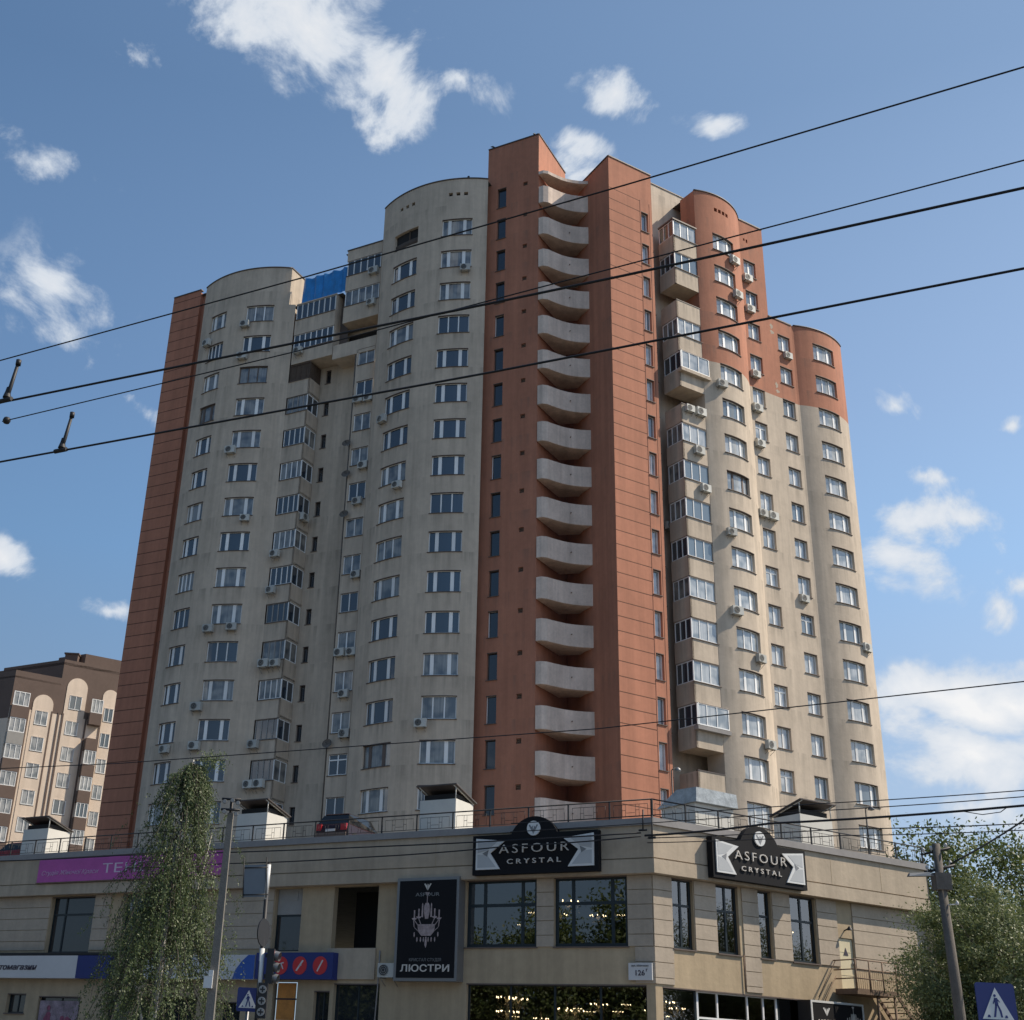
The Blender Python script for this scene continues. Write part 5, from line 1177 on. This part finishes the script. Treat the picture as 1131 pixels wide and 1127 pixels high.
for (x, y, z), lab in (((-2.90, 7.70, 5.8), 'wire hanger clamped on the upper thick wire at the left edge'), ((-2.70, 8.45, 5.8), 'wire hanger clamped on the lower thick wire, the lower of two hangers')):
    t = thing('wire_hanger', lab, 'wire hanger', (x, y, z), 0, 'trolley wire hangers')
    b = MB(); b.tube([(0, 0, -.005), (.02, -.01, .10), (.045, -.02, .30)], .018, .012, n=6); b.tube([(.045, -.02, .27), (.045, -.02, .31)], .02, n=6); b.build('rod', M['rail'], t)
    c = MB(); c.tube([(-.05, .025, .0), (.05, -.025, 0)], .018, n=6); c.lathe([(.03, .02), (.02, .06), (.014, .1)], (.005, 0, 0), 8); c.build('clamp', M['rail'], t)
SG = 'service cables strung along the shop building'
wire([(-20.75, 66.97, 10.59), (-13.76, 62.6, 10.53), (-1.81, 55.13, 10.3), (8.93, 48.43, 10.28)], .028, 'upper service cable running left from the podium corner along the parapet', 'service_cable', SG, .03, (20, 0))
wire([(-8.14, 59.09, 9.9), (-1.78, 55.12, 9.88), (4.1, 51.44, 10.03), (8.92, 48.43, 10.15)], .026, 'lower service cable running left from the podium corner along the fascia', 'service_cable', SG, .04, (6, 0))
wire([(9.05, 48.35, 10.17), (13.13, 45.8, 10.37), (20.25, 41.35, 10.5)], .04, 'thick service cable running right from the podium corner above the sunlit sign', 'service_cable', SG, .05, (0, 15))
wire([(9.14, 48.29, 10.07), (15.27, 44.46, 10.04), (20.18, 41.39, 9.92)], .018, 'thin service cable below the thick one, right of the podium corner', 'service_cable', SG, .03, (0, 15))
wire([(9.13, 48.3, 9.9), (15.26, 44.47, 9.82), (20.16, 41.41, 9.71)], .016, 'lowest service cable right of the podium corner', 'service_cable', SG, .03, (0, 15))
wire([(11.98, 37.09, 9.35), (16.76, 34.1, 9.37)], .014, 'faint thin wire before the clouds at lower right, the higher one', 'service_cable', SG, .02, (10, 15))
wire([(11.96, 37.09, 9.14), (16.74, 34.11, 9.2)], .014, 'faint thin wire before the clouds at lower right, the lower one', 'service_cable', SG, .02, (10, 15))
wire([(18.68, 42.33, 10.41), (19.15, 42.04, 10.28), (19.63, 41.74, 10.33), (19.81, 41.63, 10.47)], .014, 'short slack loop of cable hanging under the thick service cable', 'service_cable', SG)
wire([(17.0, 40, 8.28), (19.52, 40.0, 9.75)], .03, 'cable rising steeply right from the dark concrete pole', 'service_cable', SG, .04, (0, 12))
t = thing('cable_bracket', 'black cable bracket with insulators on the podium corner', 'bracket', (9.0, 48.4, 10.4))
b = MB(); b.tube([(0, 0, -.05), (0.02, 0, .75)], .03); b.tube([(-.14, .09, -.02), (.14, -.09, -.02)], .04, n=6); b.build('upright', M['rail'], t)
b = MB(); b.tube([(.35, -.05, .55), (.3, -.2, -.3)], .025); b.tube([(.18, -.12, -.32), (.42, -.27, -.32)], .045, n=6); b.build('corner_arm', M['rail'], t)

# ------------------------------------------------------------------ poles
t = thing('lamp_pole', 'pale concrete pole topped with a cluster of floodlights beside the birch', 'lamp pole', (-3.70, 27, .13))
b = MB(); h = 6.35
b.hexa([(-.10, -.10, 0), (.10, -.10, 0), (.10, .10, 0), (-.10, .10, 0), (-.06, -.06, h), (.06, -.06, h), (.06, .06, h), (-.06, .06, h)]); b.build('shaft', M['concrete'], t)
b = MB(); b.tube([(0, 0, h-.3), (0, 0, h+.32)], .04); b.tube([(-.2, -.1, h+.06), (.2, -.1, h+.06)], .025); b.tube([(-.2, -.1, h+.28), (.2, -.1, h+.28)], .025); b.build('lamp_frame', M['rail'], t)
for x, z in ((-.14, .27), (.02, .30), (.14, .25), (-.13, .06), (.12, .02)):
    f = MB(); f.tube([(x, -.04, h+z-.02), (x+.01, -.15, h+z-.05)], .03, .05, n=12); fo_ = f.build('floodlight', M['rail'], t)
    g = MB(); g.tube([(x+.01, -.15, h+z-.05), (x+.011, -.16, h+z-.051)], .047, .04, n=12); g.build('lens', M['plaster'], fo_)
b = MB(); b.box(-.17, .0, -.17, -.09, 2.88, 3.10); b.box(-.09, .0, -.16, -.09, 3.105, 3.22); b.build('meter_box', M['signwhite'], t)
t = thing('utility_pole', 'dark concrete utility pole with crossarms in front of the trees at right', 'utility pole', (16.72, 40, .13))
b = MB(); b.tube([(.05, 0, 0), (0, 0, 4.5), (-.1, 0, 8.75)], .19, .12, n=10); b.build('shaft', M['darkconc'], t)
b = MB(); b.tube([(-.55, .15, 8.42), (.28, -.15, 8.62)], .04, n=5); b.tube([(-.5, .15, 7.88), (.36, -.15, 8.1)], .045, n=5); b.build('crossarm', M['rail'], t)
b = MB()
for x, z in ((-.5, 8.43), (-.25, 8.5), (.22, 8.61), (-.45, 7.9), (-.2, 7.96), (.3, 8.08)): b.lathe([(.015, 0), (.015, .06), (.05, .07), (.045, .11), (.055, .12), (.03, .18), (0, .19)], (x, .03, z), 8)
b.tube([(.0, -.12, 6.9), (.26, -.18, 6.93)], .018); b.lathe([(.02, -.05), (.055, -.03), (.05, .03), (.02, .08)], (.27, -.18, 6.95), 8); b.build('insulator', M['offwhite'], t)
b = MB(); b.box(-.3, .18, -.2, .2, 7.35, 7.85); b.build('transformer_box', M['darkconc'], t)
b = MB(); b.tube([(-.12, -.05, 7.72), (-.5, -.1, 7.8)], .025); b.hexa([(-1.12, -.2, 7.70), (-.45, -.2, 7.74), (-.45, .02, 7.74), (-1.12, .02, 7.70), (-1.08, -.16, 7.80), (-.45, -.18, 7.85), (-.45, 0, 7.85), (-1.08, -.02, 7.80)]); b.build('lamp_arm', M['metal'], t)

# ------------------------------------------------------------------ crossing signs and traffic light
def crossing_sign(lab, x, y, zc, w, post_m, pole_top):
    t = thing('crossing_sign', lab, 'road sign', (x, y, .13), R(3)); zc -= .13
    b = MB(); h = w/2
    pts = [(h*sx+(-.06 if sx > 0 else .06)*0, 0, 0) for sx in (-1, 1)]
    seg = Seg((-h, 0), (h, 0)); r = .08*w
    corner = []
    for cx, cz, a0 in ((w-r, zc+h-r, 0), (r, zc+h-r, 90), (r, zc-h+r, 180), (w-r, zc-h+r, 270)):
        corner += [(cx+r*math.cos(R(a0+d)), cz+r*math.sin(R(a0+d))) for d in (0, 30, 60, 90)]
    flat(b, seg, corner[::-1], -.02, .0); b.build('sign_plate', M['navy'], t)
    k = MB(); flat(k, seg, [(w*.5, zc+h*.78), (w*.10, zc-h*.70), (w*.90, zc-h*.70)], -.024, -.02); tr_ = k.build('white_triangle', M['signwhite'], t)
    g = MB(); F = lambda P_: flat(g, seg, [(w*.5+a*w, zc+c*w) for a, c in P_], -.028, -.024)
    F([(-.03+.035*math.cos(q), .20+.035*math.sin(q)) for q in [i*.7 for i in range(9)]]); F([(-.05, .15), (.03, .15), (.04, -.02), (-.05, -.03)])
    F([(-.04, .0), (.01, -.01), (-.06, -.30), (-.11, -.30)]); F([(.0, 0), (.045, -.02), (.10, -.15), (.12, -.30), (.075, -.30), (.05, -.16)])
    F([(-.05, .14), (-.10, .02), (-.085, .0), (-.02, .10)]); F([(.02, .14), (.09, .06), (.08, .04), (.02, .10)])
    for a in (-.27, .17): F([(a, -.31), (a+.08, -.31), (a+.06, -.25), (a+.02, -.25)])
    g.build('walking_figure', M['navy'], tr_)
    p = MB(); p.tube([(0.0, .05, 0), (0, .05, pole_top-.13)], .035); p.build('post', post_m, t); return t
crossing_sign('blue pedestrian crossing sign at the lower right, before the dark trees', 9.82, 22, 3.10, .66, M['metal'], 3.4)
crossing_sign('small blue pedestrian crossing sign beside the traffic light at lower left', -2.66, 24.2, 2.72, .40, M['metal'], 2.9)
t = thing('traffic_light', 'traffic light on a white-sleeved pole, its signal heads seen from the side', 'traffic light', (-2.44, 24, .13))
b = MB(); b.tube([(0, 0, 0), (-.05, 0, 4.95)], .038, n=10); b.build('pole', M['rail'], t)
b = MB(); b.tube([(-.01, 0, 2.55), (-.03, 0, 3.45)], .045, n=10); b.tube([(-.05, 0, 4.3), (-.05, 0, 4.92)], .042, n=8); b.build('white_sleeve', M['signwhite'], t)
b = MB(); b.box(.08, .20, -.12, .12, 2.86, 3.45); hd = b.build('signal_head', M['rail'], t)
b = MB(); b.box(.04, .10, -.03, .03, 2.95, 3.02); b.box(.04, .10, -.03, .03, 3.3, 3.36); b.build('mounting_arm', M['rail'], t)
for i, z in enumerate((2.96, 3.15, 3.34)):
    v = MB(); v.tube([(.20, -.0, z), (.30, -.03, z-.02)], .085, .08, n=10, cap=False); v.build('visor', M['metal'], hd)
    l = MB(); l.tube([(.195, 0, z), (.205, 0, z)], .085, n=12); l.build('lens', M['lampred'] if i == 2 else M['grille'], hd)
b = MB(); b.box(-.02, .15, -.25, -.05, 2.28, 2.86); h2 = b.build('pedestrian_head', M['rail'], t)
for z in (2.38, 2.56, 2.75):
    l = MB(); l.tube([(.065, -.27, z), (.065, -.25, z)], .068, n=14); ll = l.build('lens', M['plaster'], h2)
    s = MB(); s.box(.02, .11, -.276, -.27, z-.012, z+.012); s.box(.055, .078, -.277, -.27, z-.045, z+.045); s.build('arrow_symbol', M['rail'], ll)
b = MB(); b.tube([(-.02, 0, 0), (.0, 0, 0)], .24, n=28); b.sm = [False]*len(b.f); o = b.build('round_sign', M['rail'], t); o.rotation_euler = (0, 0, R(-21)); o.location = (-.02, -.06, 3.72)
b = MB(); b.box(-.47, -.03, -.03, -.012, 4.38, 4.95); o = b.build('sign_back', mat('bluish_sign_back', (.17, .195, .22), .7, var=.12), t); o.rotation_euler = (0, R(-4), 0); o.location = (.3, 0, -.02)
b = MB()
for x in (-.46, -.04): b.tube([(x, -.04, 4.36), (x, -.04, 5.08)], .012, n=4)
for z in (4.42, 4.9): b.tube([(-.47, -.04, z), (.0, -.03, z)], .012, n=4)
o = b.build('sign_brace', M['rail'], t); o.rotation_euler = (0, R(-4), 0); o.location = (.3, 0, -.02)

# ------------------------------------------------------------------ trees
def leaves_mesh(P, D, size, asp, name, m, parent, N=None):
    n = len(P); P = np.asarray(P); D = np.asarray(D)
    D = D/np.linalg.norm(D, axis=1)[:, None]
    r = rng.normal(size=(n, 3))
    if N is not None: r = np.asarray(N)+.55*r
    S = np.cross(D, r); S /= np.linalg.norm(S, axis=1)[:, None]
    L = (size*rng.uniform(.65, 1.3, n))[:, None]; Wd = L*asp
    v = np.stack([P, P+D*L*.5+S*Wd*.5, P+D*L, P+D*L*.5-S*Wd*.5], 1).reshape(-1, 3)
    f = np.arange(4*n).reshape(-1, 4)
    me = bpy.data.meshes.new(name); me.vertices.add(4*n); me.vertices.foreach_set('co', v.ravel()); me.loops.add(4*n); me.loops.foreach_set('vertex_index', f.ravel().astype(np.int32))
    me.polygons.add(n); me.polygons.foreach_set('loop_start', (np.arange(n)*4).astype(np.int32)); me.update(); me.validate(); me.materials.append(m)
    o = bpy.data.objects.new(name, me); COL.objects.link(o); o.parent = parent; return o
def birch():
    t = thing('birch_tree', 'weeping birch with drooping olive foliage in front of the podium', 'tree', (-5.38, 30.0, .13))
    H = 8.1; b = MB(); tp = [(0, 0, 0), (.02, 0, 2), (.05, .02, 4.2), (.10, 0, 6), (.16, 0, 7.3), (.26, 0, H)]
    b.tube(tp, .10, .015, n=8); b.tube([(.03, 0, 2.3), (.5, .2, 4.2), (.72, .25, 5.6), (.85, .2, 6.4)], .045, .012); b.tube([(.02, 0, 1.6), (-.55, -.2, 3.4), (-.75, -.2, 4.8)], .045, .012)
    def trunk(z):
        for p, q in zip(tp, tp[1:]):
            if p[2] <= z <= q[2]: k = (z-p[2])/(q[2]-p[2]); return np.array([p[i]+(q[i]-p[i])*k for i in range(3)])
        return np.array(tp[-1])
    def rad(z): return float(np.interp(z, [0, 1.5, 3.2, 4.6, 5.6, 6.5, 7.2, 7.8, 8.1], [1.85, 2.05, 1.95, 1.7, 1.55, 1.3, .8, .32, .10]))
    P, D, NN = [], [], []; tw = MB()
    clump = rng.normal(size=(26, 3))*np.array([1.0, 1.0, 1.9])+np.array([0, 0, 4.0])
    nb_ = 0
    while nb_ < 1000:
        z = .8+7.2*rng.random()**.85; a = rng.uniform(0, 2*math.pi)
        c = trunk(z); rr = rad(z-.3)*rng.uniform(.25, 1.0)**.9*(1.28 if rng.random() < .14 else 1.0)
        d = np.array([math.cos(a), math.sin(a), 0]); tip = c+d*rr-np.array([0, 0, .6])
        near = np.sqrt((((clump-tip)/np.array([.8, .8, .95]))**2).sum(1)).min()
        if near > .75 and rng.random() > .22: continue
        nb_ += 1
        up_ = rng.uniform(.1, .6)*min(1, (H-z)*.8); drop = rng.uniform(.5, 2.3)*min(1.0, .35+rr)
        if z > 6.6: drop *= .5
        pts = []; n = 18
        for j in range(n+1):
            t_ = j/n
            pts.append(c+d*rr*(1-(1-t_)**1.8)+np.array([0, 0, up_*math.sin(min(1, t_*1.6)*math.pi)*.8-drop*t_**2.2])+.03*rng.normal(size=3)*t_)
        pts = np.array(pts)
        if nb_ % 3 == 0: tw.tube([tuple(q) for q in pts[::3]], .011, .004, n=4, cap=False)
        m = int((46+28*rng.random())*(.6+.5*drop)); t_ = rng.uniform(.22, 1, m)**.72; k = t_*n; i0 = np.minimum(k.astype(int), n-1); fr = (k-i0)[:, None]
        q = pts[i0]*(1-fr)+pts[i0+1]*fr+rng.normal(0, .032, (m, 3))
        P.append(q); D.append(rng.normal(0, .42, (m, 3))+np.array([0, 0, -.8])); NN.append(np.tile(d+np.array([0, 0, .45]), (m, 1)))
    # a side spray at the very top leaning right
    for i in range(26):
        s = rng.random(); q0 = np.array([.2+.8*s, rng.normal(0, .1), 7.95+.30*math.sin(s*2.6)]); m = 24
        q = q0+rng.normal(0, .10, (m, 3))-np.array([0, 0, 1])*rng.random((m, 1))*.28*(1-.3*s); P.append(q); D.append(rng.normal(0, .6, (m, 3))+np.array([.1, 0, -.7])); NN.append(np.tile(np.array([.3, -.5, .5]), (m, 1)))
    b.build('trunk', M['birchbark'], t); tw.build('twigs', M['bark'], t)
    leaves_mesh(np.concatenate(P), np.concatenate(D), .052, .58, 'crown', M['birchleaf'], t, np.concatenate(NN))
birch()
def broadleaf(name, lab, loc, H, Rr, z0, ncl, per, size, m, asp=.45, sq=1.0, seed=1, group=None, spiky=0, droop=-.1, cr=.55):
    g = np.random.default_rng(seed); t = thing(name, lab, 'tree', loc, 0, group)
    b = MB(); lean = g.normal(0, .25, 2); top = np.array([lean[0], lean[1], H*.72]); b.tube([(0, 0, 0), (lean[0]*.3, lean[1]*.3, H*.3), tuple(top)], .05+H*.018, .04, n=8)
    P, D, NN = [], [], []; zc = (z0+H)/2; hz = (H-z0)/2
    lob = g.normal(size=(7, 3)); lob /= np.linalg.norm(lob, axis=1)[:, None]
    for i in range(ncl):
        d = g.normal(size=3); d /= np.linalg.norm(d)
        rr = g.random()**.42; bump = .72+.38*max(0, (lob@d).max())**3+.10*g.normal()
        c = np.array([d[0]*Rr*rr*bump, d[1]*Rr*rr*bump, zc+d[2]*hz*rr*bump*sq])
        if spiky and d[2] > .3: c[2] += spiky*g.random()*d[2]
        if c[2] < z0*.6: continue
        if i % 3 == 0:
            s = np.array([lean[0]*.5, lean[1]*.5, max(.8, min(H*.6, c[2]*.6-.5))]); mid = (s+c)/2+np.array([0, 0, .3]); b.tube([tuple(s), tuple(mid), tuple(c)], .035+H*.002, .01, n=5, cap=False)
        n = int(per*g.uniform(.4, 1.3)); sp_ = cr*g.uniform(.55, 1.25)
        q = c+g.normal(0, 1, (n, 3))*np.array([sp_, sp_, sp_*.62])
        P.append(q); D.append(g.normal(0, .7, (n, 3))+d*.35+np.array([0, 0, droop])); o_n = (q-c)/max(sp_, .1); NN.append(o_n*.55+d*.5+np.array([0, 0, .55]))
    b.build('trunk', M['bark'], t); leaves_mesh(np.concatenate(P), np.concatenate(D), size, asp, 'crown', m, t, np.concatenate(NN)); return t
broadleaf('willow_tree', 'broad grey-green willow hiding the end of the shop building', (22.0, 48.6, 0), 9.5, 3.9, .6, 310, 440, .125, M['willowleaf'], .40, 1.0, 3, 'trees right of the podium', droop=-.35, cr=.43)
broadleaf('willow_tree', 'lower shaded willow at the right edge behind the crossing sign', (25.6, 50.5, 0), 8.2, 3.8, .4, 240, 360, .14, M['willowleaf'], .34, 1.0, 8, 'trees right of the podium', droop=-.35, cr=.55)
broadleaf('poplar_tree', 'sparse tall tree with a spiky top behind the dark concrete pole', (31.4, 76, 0), 15.4, 3.0, 6, 150, 120, .24, M['darkleaf'], .6, 1.0, 5, 'tall trees behind the podium', spiky=2.2, cr=.6)
broadleaf('poplar_tree', 'dense tall green tree at the right edge behind the willows', (38.2, 78, 0), 16.6, 4.6, 4, 260, 140, .25, M['darkleaf'], .6, 1.0, 6, 'tall trees behind the podium', spiky=1.6, cr=.75)
broadleaf('poplar_tree', 'shorter bright green tree between the two tall trees', (33.6, 70, 0), 12.2, 3.4, 3, 170, 130, .22, M['darkleaf'], .6, 1.0, 9, 'tall trees behind the podium', cr=.6)

# a row of street trees on the far side of the road, mirrored in the shop windows
for i, d in enumerate((9, 16, 23, 30, 37, 44, 52, 61)):
    p = Vector((9.46, 48.8))+nl*(39.5+(i % 2)*1.5)-dl*d
    if i == 0: st_ = broadleaf('street_tree', 'leafy street tree on the far side of the road, mirrored in the shop windows', (p.x, p.y, 0), 11.5, 3.9, 2.2, 200, 110, .26, M['darkleaf'], .6, 1.0, 21, 'street trees across the road', cr=.7)
    else:
        o = copy_thing(st_, (p.x, p.y, 0), i*1.3); k = (1, 1.32, 1.12, 1.0, 1.05, .95, 1.1, 1.0)[i]; o.scale = (k, k, k)
